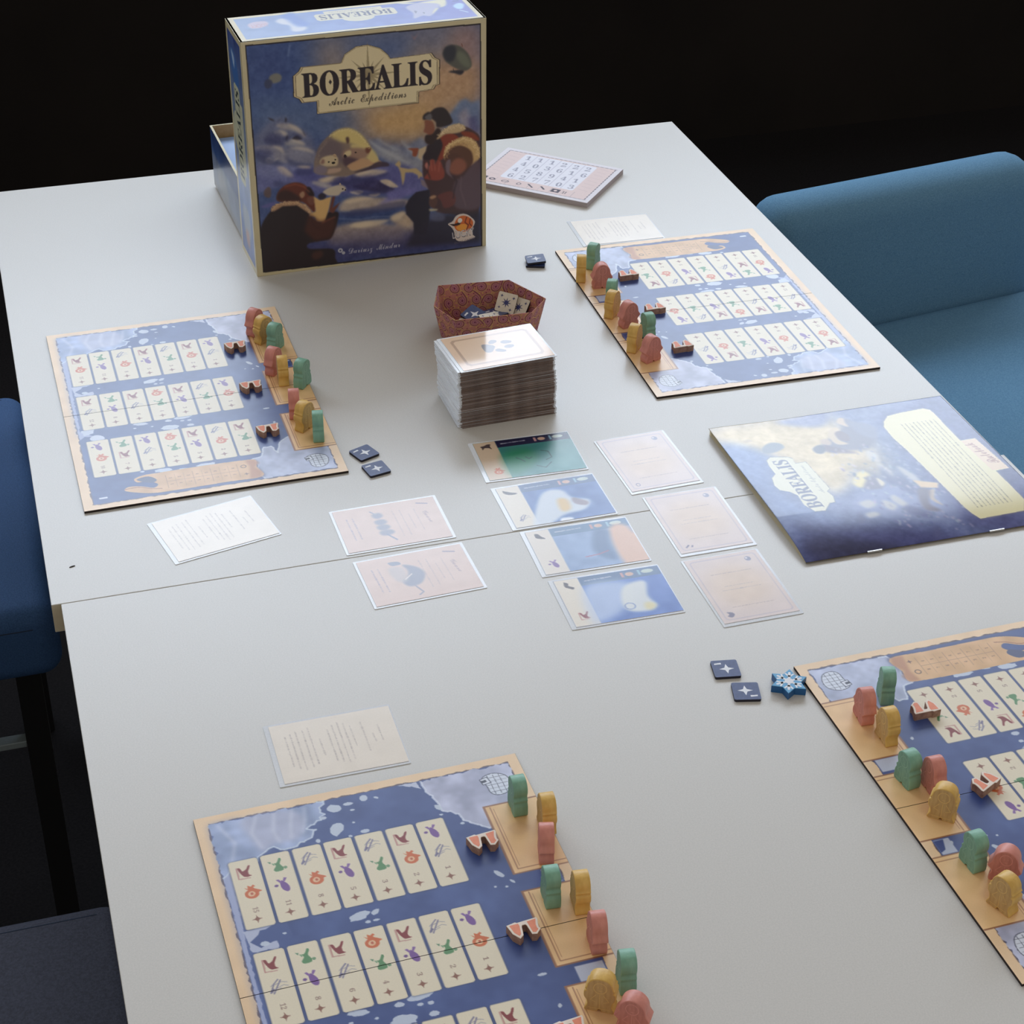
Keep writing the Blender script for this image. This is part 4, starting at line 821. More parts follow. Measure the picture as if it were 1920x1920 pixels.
f.text(script('Arctic') + '  ' + script('Expeditions'), ax_, ay_, 79, 11.5, (60, 50, 42), 1, rt_)
(ax_, ay_), = P('124.4,232.3')
f.text(script('Dariusz') + '  ' + script('Mindur'), ax_, ay_, 55, 9, (188, 186, 200), 1, 0)
q_ = P('87.98,228.9 91.15,232'); f.ell(*q_[0], 2.6, 2.6, (184, 184, 196)); f.ell(*q_[1], 1.8, 1.8, (184, 184, 196)); f.ell(*q_[0], 1, 1, (70, 70, 110))
# publisher emblem: round orange bird head with a beak above a lettered plate
f.blob(P('204.2,215.3 209.1,212.9 213,207.4 219.9,205.6 226.7,208.3 232.5,214.1 233.5,218.3 230.5,225 231.5,231.2 233.4,234.6 219.7,237.2 212.3,233.7 210.9,225.3 208.1,219.9'), (222, 206, 196), 1)
f.blob(P('211,217.2 214,210.6 219.8,207.9 226.6,210.3 231.5,216 230.5,222 224.6,226.2 215.8,225 212,221.4'), (214, 106, 44), 1)
f.blob(P('212.9,220.5 218.8,217.3 224.7,219.1 223.7,224 217.8,225.3'), (240, 160, 60), 1); f.poly(P('205.4,215.5 211,216.2 215.9,214.9 218.8,211.3 219.8,213.4 216.9,218 210,218.6'), (50, 24, 20), 1)
f.ell(*P('217.2,213')[0], 2.5, 2.8, (236, 230, 220)); f.line(P('224.7,210 222.7,215.8 226.6,219.4 224.6,224.2'), 1.2, (120, 50, 24)); f.line(P('228.6,212.6 227.6,217.5 230,220.9'), 1.2, (120, 50, 24))
(ax_, ay_), = P('221.2,228.3')
f.text('LUCKY', ax_, ay_, 25, 8.4, (60, 50, 60), 1, -6); f.text('LUCKY', ax_ - 0.3, ay_ - 0.3, 24, 7.4, (228, 222, 224), 1, -6)
f.text('DUCK GAMES', ax_ + 1, ay_ + 8.5, 22, 2.4, (110, 100, 110), 1, -8)

# the cream border stays clean of ink
m_, i0, i1, j0, j1 = f.mask(inner); full_ = np.zeros(f.a.shape[:2]); full_[j0:j1, i0:i1] = m_
f.a = f.a * full_[..., None] + frame0 * (1 - full_[..., None])

# printed top and left side of the lid
tp = Canvas(BX, BD, 1.5, cr_, 8)
tp.rect(7, 6, BX - 6.5, BD - 6.5, (96, 122, 184)); tp.wash([(0, (128, 150, 190)), (0.3, (108, 134, 190)), (0.6, (104, 118, 186)), (1, (104, 104, 190))], 7.5, 6.5, BX - 7, BD - 7)
tp.mottle(0.03, 9)
tp.rect(7, 6, BX - 6.5, BD - 6.5, (120, 140, 190), 0.2)
tp.blob(P('17.41,25.69 25.09,19.26 36.09,20.45 36.9,29.53 28.09,37.74 18.5,36.94'), (206, 178, 190), 0.8, soft=0.8); tp.text('LUCKY', *P('27.29,31.81')[0], 16, 10, (186, 140, 150), 0.9, 180)
tp.blob(P('45.33,23.31 52.51,16.63 59.5,23.25 61.9,37.27 70.47,48.68 65.44,57.98 54.53,56.76 55.68,39.73 48.74,33.19'), (206, 206, 214), 0.9, soft=1); tp.blob(P('54.41,8.257 67.52,0.9989 69.4,17.38 75.06,41.34 62.6,46.25 56.85,22.44'), (84, 118, 196), 0.7, soft=2)
tp.blob(P('180.3,17.47 209.7,5.552 223.4,9.768 207.5,32.79 195.8,51.97 187.8,49.49 177.4,55.25 180.9,38.29'), (178, 176, 200), 0.95, soft=0.8); tp.blob(P('173.1,3.651 183,10.44 205.7,9.016 222.8,6.759 218.2,26.85 206.1,32.37 198.4,48.25 214,20.93 193.5,9.946'), (222, 216, 180), 0.9, soft=0.8)
tp.blob(P('184,32.43 186.1,35.36 182.9,41.2'), (110, 110, 140), 0.9); tp.blob(P('190.9,39.11 192.5,40.98 190.6,44.93'), (110, 110, 140), 0.9)
tp.blob(P('225.6,29.16 233,22.13 237.1,28.06 231.8,40.3 226.4,38.63'), (172, 206, 240), 1, soft=0.6); tp.line(P('227.8,43.66 233.9,52.4'), 2, (170, 190, 220), 0.9); tp.line(P('229.2,15.31 235.2,15.28'), 2, (60, 80, 130), 0.8)
PT = [(-0.5, -0.36), (-0.47, -0.5), (0.47, -0.5), (0.5, -0.36), (0.5, 0.22), (0.47, 0.34), (0.36, 0.34), (0.36, 0.62), (-0.36, 0.62), (-0.36, 0.34), (-0.47, 0.34), (-0.5, 0.22)]
def plaque(cv, x, y, w_, h_, rot, plate=(206, 200, 176), ink=(62, 62, 96)):
    c, d = math.cos(R(rot)), math.sin(R(rot))
    arc = [(-0.2 * math.cos(t), -0.5 - 0.45 * math.sin(t)) for t in np.linspace(0, math.pi, 9)]
    pts = PT[:2] + arc + PT[2:]
    cv.poly([(x + (px * w_) * c - (py * h_) * d, y + (px * w_) * d + (py * h_) * c) for px, py in pts], plate)
    cv.text(serif('BOREALIS'), x + 0.08 * h_ * d, y - 0.08 * h_ * c, w_ * 0.9, h_ * 0.6, ink, 1, rot)
    cv.text(script('Arctic') + ' ' + script('Expeditions'), x - 0.45 * h_ * d, y + 0.45 * h_ * c, w_ * 0.6, h_ * 0.18, (140, 140, 150), 0.8, rot)
(ax_, ay_), = P('126,23.61')
plaque(tp, ax_, ay_, 82, 24, 180)
sd = Canvas(BD, BX, 1.5, cr_, 9)
sd.rect(6.5, 6.5, BD - 6.5, BX - 6.5, (90, 110, 160)); sd.wash([(0, (66, 84, 140)), (0.35, (120, 136, 160)), (0.6, (140, 156, 190)), (0.8, (110, 140, 196)), (1, (90, 110, 170))], 7, 7, BD - 7, BX - 7, axis=1)
sd.mottle(0.05, 12); sd.blob([(14, 30), (30, 20), (50, 40), (44, 60), (24, 56)], (60, 110, 180), 0.7, soft=3); sd.blob([(20, 24), (34, 28), (30, 40)], (196, 214, 236), 0.8, soft=1)
plaque(sd, 37, 108, 104, 32, -90, (196, 196, 168), (54, 66, 70))
sd.blob([(20, 190), (50, 185), (56, 210), (30, 222)], (190, 190, 180), 0.6, soft=3); sd.blob([(28, 214), (44, 210), (46, 226), (32, 228)], (196, 140, 120), 0.7, soft=2)

lid = empty('game_box', (0.2435, 0.5194, TZ), R(2.165)); tag(lid, 'tall square game box lid standing on edge, BOREALIS title plaque and polar bear scene', 'game box')
B_ = BX / 1000; D_ = BD / 1000; T_ = 0.0022
bm = bmesh.new()
bbox(bm, 0, B_, 0.0003, T_, 0, B_); bbox(bm, 0.0003, T_, T_, D_, 0, B_); bbox(bm, B_ - T_, B_ - 0.0003, T_, D_, 0, B_)
bbox(bm, T_, B_ - T_, T_, D_, 0.0, T_); bbox(bm, T_, B_ - T_, T_, D_, B_ - T_, B_ - 0.0003)
me = bm2me('lid_shell', bm); link('shell', me, lid, [M_cream])
me = sheet('cover_print', f, lambda X, Y: (X / 1000 * B_ / (BX / 1000), X * 0 - 0.0, np.clip(B_ - Y / 1000, 0, B_))); link('cover_print', me, lid, [M_gloss])
me = sheet('top_print', tp, lambda X, Y: (X / 1000, np.clip(D_ - Y / 1000, 0, D_), X * 0 + B_)); link('top_print', me, lid, [M_gloss])
me = sheet('side_print', sd, lambda X, Y: (X * 0, np.clip(D_ - X / 1000, 0, D_), np.clip(B_ - Y / 1000, 0, B_))); link('side_print', me, lid, [M_gloss])

# open box bottom pushed into the lid from behind
ty = empty('open_box_tray', (0.2435, 0.5194, TZ), R(2.165)); tag(ty, 'blue open box bottom lying flat behind the standing lid', 'game box')
x0, x1, y0, y1, hh, th = 0.0036, 0.2424, 0.0036, 0.2404, 0.0715, 0.0020
y1 = 0.2415
bm = bmesh.new(); z0_ = 0.0026
bbox(bm, x0, x1, y0, y1, z0_, z0_ + th); bbox(bm, x0, x0 + th, y0, y1, z0_ + th, hh); bbox(bm, x1 - th, x1, y0, y1, z0_ + th, hh)
bbox(bm, x0 + th, x1 - th, y0, y0 + th, z0_ + th, hh); bbox(bm, x0 + th, x1 - th, y1 - th, y1, z0_ + th, hh)
link('tray_walls', bm2me('tray_walls', bm), ty, [M_kraft])
ts = Canvas(238, 68, 1.0, (90, 110, 150), 10)
ts.wash([(0, (40, 60, 108)), (0.35, (58, 84, 134)), (0.45, (112, 124, 150)), (0.8, (138, 150, 170)), (1, (150, 150, 150))], 0, 0, 238, 68, axis=1); ts.mottle(0.05, 14)
ts.blob([(30, 40), (70, 34), (90, 60), (40, 64)], (170, 168, 160), 0.5, soft=5)
link('outer_print', sheet('outer_print', ts, lambda X, Y: (X * 0 + x0 - 0.0002, y1 - X / 1000 * (y1 - y0) / 0.238, hh - Y / 1000 * (hh - z0_) / 0.068)), ty, [M_gloss])
rim = bmesh.new()
for q in ((x0 - .0004, x0 + th, y0, y1), (x1 - th, x1, y0, y1), (x0 + th, x1 - th, y1 - th, y1)): bbox(rim, *q, hh, hh + 0.0005)
link('rim', bm2me('rim', rim), ty, [M_cream])
pb = link('folded_board', boxme('folded_board', x0 + 0.006, x1 - 0.006, y0 + 0.004, y1 - 0.006, 0.030, 0.0585, bev=0.0006), None, [mat('light_blue_board', rgb(150, 176, 214), rgb(126, 156, 206), 14, rough=0.4)])
pb.location = (0.2435, 0.5194, TZ); pb.rotation_euler = (0, 0, R(2.165)); tag(pb, 'light blue board packed inside the open box bottom', 'game board')
link('insert', boxme('insert', x0 + 0.010, x1 - 0.010, y0 + 0.008, y1 - 0.010, z0_ + th, 0.0298), ty, [M_kraft])

# ------------------------------------------------------------------ score pad
pd = Canvas(146, 106, 1.5, (226, 222, 228), 11)
pd.rect(6, 6, 140, 100, (150, 140, 150), 0.9); pd.rect(6.8, 6.8, 139.2, 99.2, (226, 206, 204))
for i in range(24):
    pd.line([(7 + i * 5.7, 6.3), (10 + i * 5.7, 6.3)], 0.9, (90, 84, 96)); pd.line([(7 + i * 5.7, 99.7), (10 + i * 5.7, 99.7)], 0.9, (150, 140, 150))
for j in range(16): pd.line([(139.6, 8 + j * 5.8), (139.6, 11 + j * 5.8)], 0.9, (90, 84, 96)); pd.line([(6.3, 8 + j * 5.8), (6.3, 11 + j * 5.8)], 0.9, (90, 84, 96))
pd.rect(28, 9, 118, 82, (232, 232, 242), r=3)
for i in range(1, 6): pd.line([(28 + i * 15, 9), (28 + i * 15, 82)], 0.8, (190, 188, 204))
for j in range(1, 4): pd.line([(28, 9 + j * 18.2), (118, 9 + j * 18.2)], 0.35, (206, 204, 216), 0.7)
for i in range(1, 9): pd.line([(14 + i * 13.5, 84), (14 + i * 13.5, 98)], 0.4, (180, 166, 170), 0.8)
for q, (i, j) in zip('144610521387269721402613', [(i, j) for i in range(6) for j in range(4)]):
    pd.text(num(q), 35.5 + i * 15 + (j % 2) * 2, 19 + j * 18, 6.5, 11, (132, 132, 152), 0.75, -8)
for j in range(8): pd.line([(12, 12 + j * 9), (24, 14 + j * 9)], 0.6, (196, 176, 180), 0.7); pd.line([(122, 12 + j * 9), (134, 14 + j * 9)], 0.6, (196, 176, 180), 0.7)
DK = (78, 72, 84)
pd.ell(23, 91, 4, 3, DK); pd.ell(23, 91, 2.2, 1.5, (226, 206, 204)); pd.ring(39, 91, 4, 3, 0.7, DK, 0.8); pd.line([(34, 91), (44, 91)], 0.6, DK, 0.7)
pd.ring(56, 91, 2.4, 2.6, 0.8, DK, 0.8); pd.line([(66, 87), (74, 94)], 1.8, DK); pd.line([(82, 87), (88, 93)], 2, DK); pd.rect(96, 86, 106, 95, DK); pd.ell(101, 90.5, 2, 2.2, (226, 206, 204))
pd.text(num('11'), 112, 91, 5, 6, DK, 1); pd.rect(12, 86, 16, 94, DK)
pt_ = empty('score_pad', (0.6039, 0.6804, TZ), R(-41.6)); tag(pt_, 'thick white score pad with a pinkish grid sheet and handwritten numbers', 'notepad')
link('paper_block', boxme('paper_block', -.073, .073, -.053, .053, 0, .0058), pt_, [M_padside])
link('top_sheet', sheet('top_sheet', pd, lambda X, Y: (X / 1000 - .073, .053 - Y / 1000, X * 0 + .006)), pt_, [M_pad])

# ------------------------------------------------------------------ rulebook
rw, rh = 227.5, 209.4
r = Canvas(rw, rh, 1.6, (92, 104, 150), 12)
r.poly([(0, 0), (110, 0), (130, 60), (118, 120), (60, 60), (0, 40)], (206, 184, 140), 1, soft=12)
r.poly(P('-1.47,4.632 62.93,4.139 92.4,20.23 98.4,64.56 96.02,90.37 85.47,116 60.85,131.4 50.35,91.89 34.81,46.63 5.227,32.32'), (216, 194, 146), 0.95, soft=7)
r.blob(P('-0.9248,27.58 22.93,40.3 30.6,60.24 18.78,91.52 20.45,130.9 42.57,150.7 46.43,175.6 8.41,185.6 7.868,159.5 1.182,80.87'), (96, 118, 172), 0.95, soft=6)
r.poly(P('9.935,154.8 54.03,172.5 99.28,190.6 138.9,207.1 142.5,223.6 86.53,212.9 51.75,215.6 2.662,211.7'), (56, 60, 116), 0.95, soft=8)
r.blob(P('8.41,185.6 44.29,193.2 83.42,206.9 64.54,214.2 14.22,212.5'), (34, 36, 76), 0.85, soft=5)
r.poly(P('150.1,4.88 224.6,1.451 230.5,145.6 190.2,216.4 149.2,199.5 150.2,39.6'), (66, 70, 124), 0.9, soft=5)
r.poly(P('133.1,-9.571 209.9,-1.044 177.1,12.48 152.3,21.42 154.7,77.45 139.9,67.27 134.8,22.78'), (104, 114, 152), 0.9, soft=5)
r.blob(P('62.93,4.139 88.04,0.1789 114.5,1.26 102.5,19.97 83.54,17.74'), (120, 126, 170), 0.9, soft=3)
r.mottle(0.05, 16); r.mottle(0.035, 5); r.mottle(0.02, 2)
r.blob(P('112.2,123.6 132.5,140.5 147.6,166.9 148.7,188.8 110.8,183.3 85.33,165.5 65.15,149 87.77,127.9'), (150, 158, 196), 0.7, soft=7)
for p in (P('75.7,146.5 86.32,144.1 88.36,152.8 79.16,155.6'), P('74.37,162.4 83.74,162.3 84.18,167.8 74.27,169'), P('97.41,147.2 104.9,157.5 98.64,163.9 94.09,157.2'), P('133.1,100.9 141,117.5 140.4,131.5 132.8,120.9'), P('118.5,90.89 123.3,101 122.8,115.2 116.7,107.8'), P('118.7,70.27 124.8,77.95 121.4,91.7 115.3,84.12'), P('109.3,142.3 114.4,157.5 109.3,161.5 104.3,149.2')):
    r.blob(p, (200, 196, 190), 0.8, soft=1.4)
for p in (P('118.9,96.82 121.2,111.9 118.2,130.9 113.2,118.2'), P('125.6,116 132.5,140.5 126,147 119.4,128.4'), P('113.2,159.9 127.7,174.8 121.3,181 107.1,168.9'), P('70.01,158.4 69.85,171.7 62.18,174.9'), P('122,191.8 122.7,202.5 113.7,207.7')):
    r.blob(p, (74, 76, 124), 0.7, soft=1.6)
r.blob(P('87.13,110.8 95.45,101.8 103.2,102.5 103.2,112.5 96.94,122.1 87.55,125 84.29,118.5'), (226, 210, 150), 1, soft=1); r.blob(P('101.5,109.2 109,117 108.4,128.1 97.56,130.7 90.35,125.8 96.51,116.3'), (112, 104, 126), 0.95, soft=1)
r.blob(P('107.4,113.7 110.8,123.2 105.6,127.3'), (216, 206, 180), 1, soft=0.6)
r.blob(P('84.69,51.71 99.6,40.75 114.7,29.63 122.5,13.04 127.2,17.5 130.8,31.04 138.7,42.55 135.1,56.84 121.4,68.05 107.1,67.01 92.01,64.25 83.94,60.48'), (112, 108, 124), 0.95, soft=2)
r.blob(P('125.8,20.27 139.4,27.21 144.3,37.94 136.4,54.16 127.3,45.48 123.6,32.12'), (120, 122, 144), 0.9, soft=2)
r.blob(P('98.55,35.86 104.5,28.3 111,27.01 111.4,33.32 105.3,39.29 104.4,48.2 109.2,55.6 99.83,54.47 97.11,46.14'), (206, 184, 148), 0.95, soft=0.9)
r.blob(P('105,36.16 111.4,33.32 115.5,42.18 111.1,51.59 105,46.86'), (116, 96, 100), 0.9, soft=0.9)
r.blob(P('114.8,18.74 119.5,12.2 124,13.46 122.2,20.82 121.9,28.55 117.3,24.13'), (204, 180, 150), 0.95, soft=0.9); r.blob(P('87.63,43.47 93.72,42.76 95.87,48.82 91.95,53.75 87.12,49.98'), (190, 166, 142), 0.9, soft=0.8)
r.blob(P('75.07,55.59 80.81,51.22 86.14,52.12 86,59.57 80.33,64.82 75.21,62.48'), (86, 88, 102), 0.95, soft=0.7); r.blob(P('87.59,52.53 95.07,57.64 104.2,66.19 109.6,72.17 96.56,68.5 85.62,63.93'), (104, 84, 94), 0.85, soft=1)
rf = np.random.RandomState(8)
for k in range(260):
    t = rf.rand(); zx, zy = (rf.uniform(118, 200), rf.uniform(90, 200)) if k < 90 else (rf.uniform(85, 150), rf.uniform(60, 190))
    if k % 2: cc = (196 + rf.randint(-18, 18), 196 + rf.randint(-18, 14), 204)
    else: cc = (78 + rf.randint(-12, 20), 84 + rf.randint(-12, 20), 132)
    l_ = rf.uniform(1.2, 5); an = rf.uniform(0.9, 2.0)
    if zx < 165: r.line([(zx, zy), (zx + l_ * math.cos(an), zy + l_ * math.sin(an))], rf.uniform(0.7, 2.2), cc, 0.55, soft=0.5)
r.poly(P('135.2,125.8 154.4,135.5 150.6,142.9 136.6,138.9 136.3,133.2'), (220, 190, 146), 1, soft=0.5); r.blob(P('139.7,145.3 146.5,144.5 140.3,156.6 142.2,168.1 136.3,158.2'), (190, 170, 150), 0.9, soft=0.8)
r.blob(P('132.5,140.5 142.3,143.3 132.4,162.6 137.2,174.8 124.6,168.5'), (100, 86, 104), 0.9, soft=1.2)
r.blob(P('33.05,43.15 42.29,36.75 51.01,39.21 51.72,46.92 40.31,52.64 31.1,51.53'), (120, 126, 136), 1, soft=0.8); r.blob(P('21.62,27.9 27.12,26.42 28.89,29.95 21.72,31.56'), (190, 170, 140), 0.8, soft=0.6)
RP = P('28.2,63.95 33.31,59.53 48.01,62.79 51.39,66.1 50.09,74.51 60.05,73.82 61.78,119.1 57.75,122.7 59.46,131 56.91,139.8 52.21,139.9 43.81,149.7 34.82,149 29.87,137.6 30.99,122.9 26.9,116.2 19.62,111.4 18.12,104 20.89,92.12 26.45,86.57 26.45,73.64')
r.poly(grow(RP, 0.02), (110, 110, 120), 0.8); r.poly(RP, (216, 212, 186))
(ax_, ay_), (bx_, by_) = P('38.79,143.7 38.5,66.86')
rt_ = math.degrees(math.atan2(by_ - ay_, bx_ - ax_)); L_ = math.hypot(bx_ - ax_, by_ - ay_)
for dx in (-0.3, 0.3): r.text(serif('BOREALIS'), (ax_ + bx_) / 2, (ay_ + by_) / 2 + dx, L_ * 1.02, 13.5, (88, 88, 116), 1, rt_)
(ax_, ay_), = P('54,101.5')
r.text(script('Arctic') + ' ' + script('Expeditions'), ax_, ay_, 45, 6, (150, 148, 140), 0.9, rt_)
PN = P('178.1,18.35 200.9,17.01 205.8,20.98 206.5,26.34 206.2,77.73 220.6,77.49 224.3,130.7 211.1,131.6 211.9,178.3 203.8,192.5 162.9,193.4 159.6,185.5 157.5,175.1 153.3,79.83 151.2,57.33 152.1,37.71 156.4,28.86 163.8,20.76')
r.poly(grow(PN, 0.012), (120, 112, 120), 0.7, soft=0.6); r.poly(PN, (224, 214, 168))
r.poly(P('206.5,78.43 220.3,78.02 224,130.6 208.5,130.3'), (226, 200, 168))
(ax_, ay_), (bx_, by_) = P('218.4,119.6 211,85.19')
rt2 = math.degrees(math.atan2(by_ - ay_, bx_ - ax_)); r.text(script('Rulebook'), (ax_ + bx_) / 2 - 1, (ay_ + by_) / 2, math.hypot(bx_ - ax_, by_ - ay_) * 1.05, 9, (150, 96, 84), 1, rt2)
s0 = P('165.5,181.7 200.3,183.9 180.9,33.21')
for k in range(9):
    xx = s0[0][0] + 3 + k * (s0[1][0] - s0[0][0] - 3) / 8
    r.scrawl(xx, s0[0][1] - 3, xx + 0.5, s0[2][1] + 4, 1.0, (138, 130, 104), 0.9)
bk = empty('rulebook', (0.6857, -0.0035, TZ), 0); tag(bk, 'rulebook with a dark blue snow cover and a pale text panel, overhanging the table seam', 'booklet')
def bow(X, Y, base, k=1.0):
    """folded sheets spring up away from the stapled spine and a little at the outer corner"""
    s_ = np.clip(rh - Y, 0, rh); u_ = np.clip(X / rw, 0, 1)
    return base + k * (0.0044 * (1 - np.exp(-s_ / 18.0)) - 0.002 * np.clip(s_ / rh, 0, 1) + 0.0016 * np.exp(-(u_ / 0.2) ** 2) * np.clip(s_ / 60, 0, 1))
pg_ = Canvas(rw, rh, 0.12, (225, 215, 185), 1)
for k in range(4):
    pm = sheet('page', pg_, lambda X, Y, k=k: (np.clip(X, 0, rw) * 0.996 / 1000 - rw / 2000 + 0.0005, rh / 2000 - np.clip(Y, 0, rh) * 0.996 / 1000 - 0.0004, bow(X, Y, 0.0003 + 0.0004 * k, 0.24 * k)))
    link('page', pm, bk, [M_page])
me = sheet('cover', r, lambda X, Y: (X / 1000 - rw / 2000, rh / 2000 - Y / 1000, bow(X, Y, 0.0021))); co_ = link('cover', me, bk, [M_book])
me.polygons.foreach_set("use_smooth", [True] * len(me.polygons))
md = co_.modifiers.new('thickness', 'SOLIDIFY'); md.thickness = 0.0003; md.offset = -1
for xs_ in (P('53.68,211.7 66.42,213.5'), P('163,213.1 176.3,214.5')):
    link('staple', boxme('staple', xs_[0][0] / 1000 - rw / 2000, xs_[1][0] / 1000 - rw / 2000, -rh / 2000 - 0.0005, -rh / 2000 + 0.0005, 0.0014, 0.0028), bk, [M_staple])

# ------------------------------------------------------------------ sleeved cards
CWm, CHm = 91.0, 66.0
def card_canvas(seed, col): return Canvas(86, 62, 1.6, col, seed)
def sl(cv, pts, dx=3.2, dy=2.0): return [(x - dx, y - dy) for x, y in pts]
def sleeve_mesh():
    me = extrude('card_sleeve', rrect(.091, .066, .0008, 2), 0, 0.0005); me.materials.append(M_sleeve); return me
SLV = sleeve_mesh()
CORE = boxme('card_core', -.043, .043, -.031, .031, 0.00052, 0.00078); CORE.materials.append(M_white)
def card(cv, x, y, rz, label, dx=0.0012, dy=0.0, z=0.0, group='sleeved cards on the tabletop', m=None, seed=0):
    o = link('sleeved_card', SLV); o.location = (x, y, TZ + z); o.rotation_euler = (0, 0, R(rz)); tag(o, label, 'card', group)
    me = sheet('card_face', cv, lambda X, Y: (X / 1000 - .043 + dx, .031 - Y / 1000 + dy, X * 0 + 0.00082)); me.materials.append(m or M_card)
    link('card_face', me, o); c_ = link('card_core', CORE, o); c_.location = (dx, dy, 0); return o
def beast(cv, x, y, col, kind=0, s=1.0):
    SH = [[(-3, -1.5), (-1, -2), (2, -3.4), (3.4, -2.6), (2.6, -1), (3, 2.6), (1.6, 1), (-1, 0.6), (-2.4, 2.4), (-2.6, 0)], [(-3.4, -2.6), (-1.6, -1.6), (1, 0), (4, 1.6), (2, 2.6), (-1, 2), (-3, 0.4)], [(-2, -2.8), (0, -2.4), (1, 0), (2.8, 2.6), (0, 2.2), (-2.2, 0.6)], [(-1.6, -3.4), (0.4, -2), (0, 0), (2.4, 2), (1.6, 3.6), (-0.6, 2), (-2, 0.4)]][kind]
    cv.blob([(x + a * s, y + c * s) for a, c in SH], col, 0.95)
# four encounter cards, shown landscape: icon strip left, picture right
def encounter(seed, strip, header, base, kind, small):
    cv = card_canvas(seed, base); cv.mottle(0.04, 9)
    cv.rect(0, 0, 20, 62, strip)
    cv.rect(20, 0, 86, 11.5, header); cv.scrawl(24, 5.8, 46, 5.2, 1.4, (196, 200, 214), 0.9)
    cv.rect(54, 2.6, 56.4, 8.8, (196, 150, 150)); cv.ell(61, 5.6, 3.4, 2.6, (208, 170, 150)); cv.rect(68, 2.2, 70, 8.8, (140, 180, 200)); cv.ell(76, 5, 5, 2.6, (190, 204, 196))
    beast(cv, 10, 9, (70, 58, 62), kind, 1.5); icon(cv, small, 11, 49, 0.75)
    return cv
c1 = encounter(21, (214, 190, 164), (26, 28, 66), (60, 130, 128), 0, 'orange')
c1.blob(sl(c1, P('24.84,24.65 48.02,20.66 52.59,41.2 32.75,58.43 22.58,59.02')), (48, 140, 100), 0.8, soft=4); c1.blob(sl(c1, P('68.96,19.31 82.7,19.43 85.72,55.81 61.06,59.19 49.3,53.11')), (100, 160, 160), 0.7, soft=5)
for p in (P('34.38,33.47 38.33,37.66 40.69,41.44'), P('42.72,33.93 45.08,37.73 48.28,35.31'), P('58.37,26.49 64.34,29.6 64.97,39.46 58.94,42.77'), P('48.54,49.75 55.6,54.67 62.85,46.94')): c1.line(sl(c1, p), 1.0, (30, 70, 76), 0.8)
c2 = encounter(22, (222, 212, 196), (70, 96, 140), (76, 108, 170), 1, 'ski')
c2.blob(sl(c2, P('17.92,67.11 29.59,35.19 41.82,17.5 56.49,18.65 61.96,32.44 74.72,39.13 67.04,51.93 47.79,55.29 35.32,63.42')), (206, 212, 220), 0.95, soft=1.5); c2.blob(sl(c2, P('48.89,31.71 56.49,33.89 54.98,48.46 46.56,49.01')), (216, 178, 110), 0.9, soft=1.5); c2.blob(sl(c2, P('43.03,59.8 52.45,61.04 50.67,66.39 42.03,65.36')), (226, 230, 236), 1, soft=0.6)
c2.blob(sl(c2, P('61.96,32.44 72.26,41.45 68.88,46.49 60.73,41.14')), (130, 110, 120), 0.8, soft=0.8)
c3 = encounter(23, (222, 212, 200), (90, 122, 158), (132, 156, 196), 2, 'squid')
c3.blob(sl(c3, P('70.79,15.33 87.48,14 89.39,64.96 68.78,64.94')), (222, 178, 150), 0.95, soft=2); c3.blob(sl(c3, P('58.02,14.8 69.3,14.93 65.47,36.54 64.63,58.4 50.41,43.65')), (84, 110, 150), 0.9, soft=2); c3.line(sl(c3, P('41.09,48.06 52.52,46.97 61.49,43.82')), 1.2, (170, 100, 120), 0.8)
c4 = encounter(24, (224, 214, 198), (82, 110, 150), (82, 116, 190), 3, 'boot')
c4.blob(sl(c4, P('24.91,14.33 60.75,18.54 51.19,47.05 24.82,62.65 17.22,58.17')), (190, 204, 232), 0.8, soft=4); c4.blob(sl(c4, P('54.85,22.23 73.03,19.14 69.3,39.03 72.28,52.62 62.85,57.72 48.86,54.02 47.12,40.88')), (216, 218, 216), 0.95, soft=1.2)
c4.ring(*sl(c4, P('51.51,48.4'))[0], 4, 4, 1, (120, 140, 190), 0.7); c4.blob(sl(c4, P('64.35,46.7 71.69,49.92 67.86,56.52 62.25,55.04')), (220, 206, 150), 0.8, soft=1)
card(c1, .4070, .1088, -1.8, 'sleeved card with a dark teal underwater picture, farthest card in the column of four pictures')
card(c2, .4069, .0345, 0.25, 'sleeved card with a white bear head on blue, second in the column of four pictures')
card(c3, .4109, -.0360, -1.0, 'sleeved card with grey shapes against pink sky, third in the column of pictures')
card(c4, .4123, -.1077, -1.1, 'sleeved card with white shapes on bright blue, nearest in the column of four pictures')
# three goal cards in portrait
def goal(seed, ico):
    cv = card_canvas(seed, (214, 196, 190)); cv.rect(3, 3, 83, 59, (190, 176, 184), 0.9, r=3); cv.rect(4, 4, 82, 58, (214, 196, 190), 1, r=2.6)
    cv.blob([(20, 12), (60, 10), (74, 34), (56, 54), (24, 50)], (218, 192, 166), 0.7, soft=8); cv.mottle(0.012, 9)
    for k, l_ in enumerate((16, 12)): cv.scrawl(40 + k * 5, 31 - l_, 40 + k * 5, 31 + l_, 0.8, (176, 160, 160), 0.7)
    cv.scrawl(18, 14, 18, 48, 0.9, (170, 150, 150), 0.6); cv.scrawl(62, 14, 62, 48, 0.9, (170, 150, 150), 0.6)
    cv.ell(76, 51, 3, 2.6, (130, 130, 156), 0.9); cv.ell(77, 50, 1.2, 1.0, (220, 210, 210), 0.9)
    if ico == 0: cv.ring(9, 9, 2.2, 1.6, 0.8, (140, 130, 150))
    elif ico == 1: cv.line([(7, 7), (10, 10)], 1.5, (120, 112, 134)); cv.line([(7, 12), (9, 13)], 1.4, (120, 112, 134))
    else: cv.blob([(6, 9), (8, 6), (10, 8), (13, 7), (12, 11), (9, 12)], (120, 112, 134))
    return cv
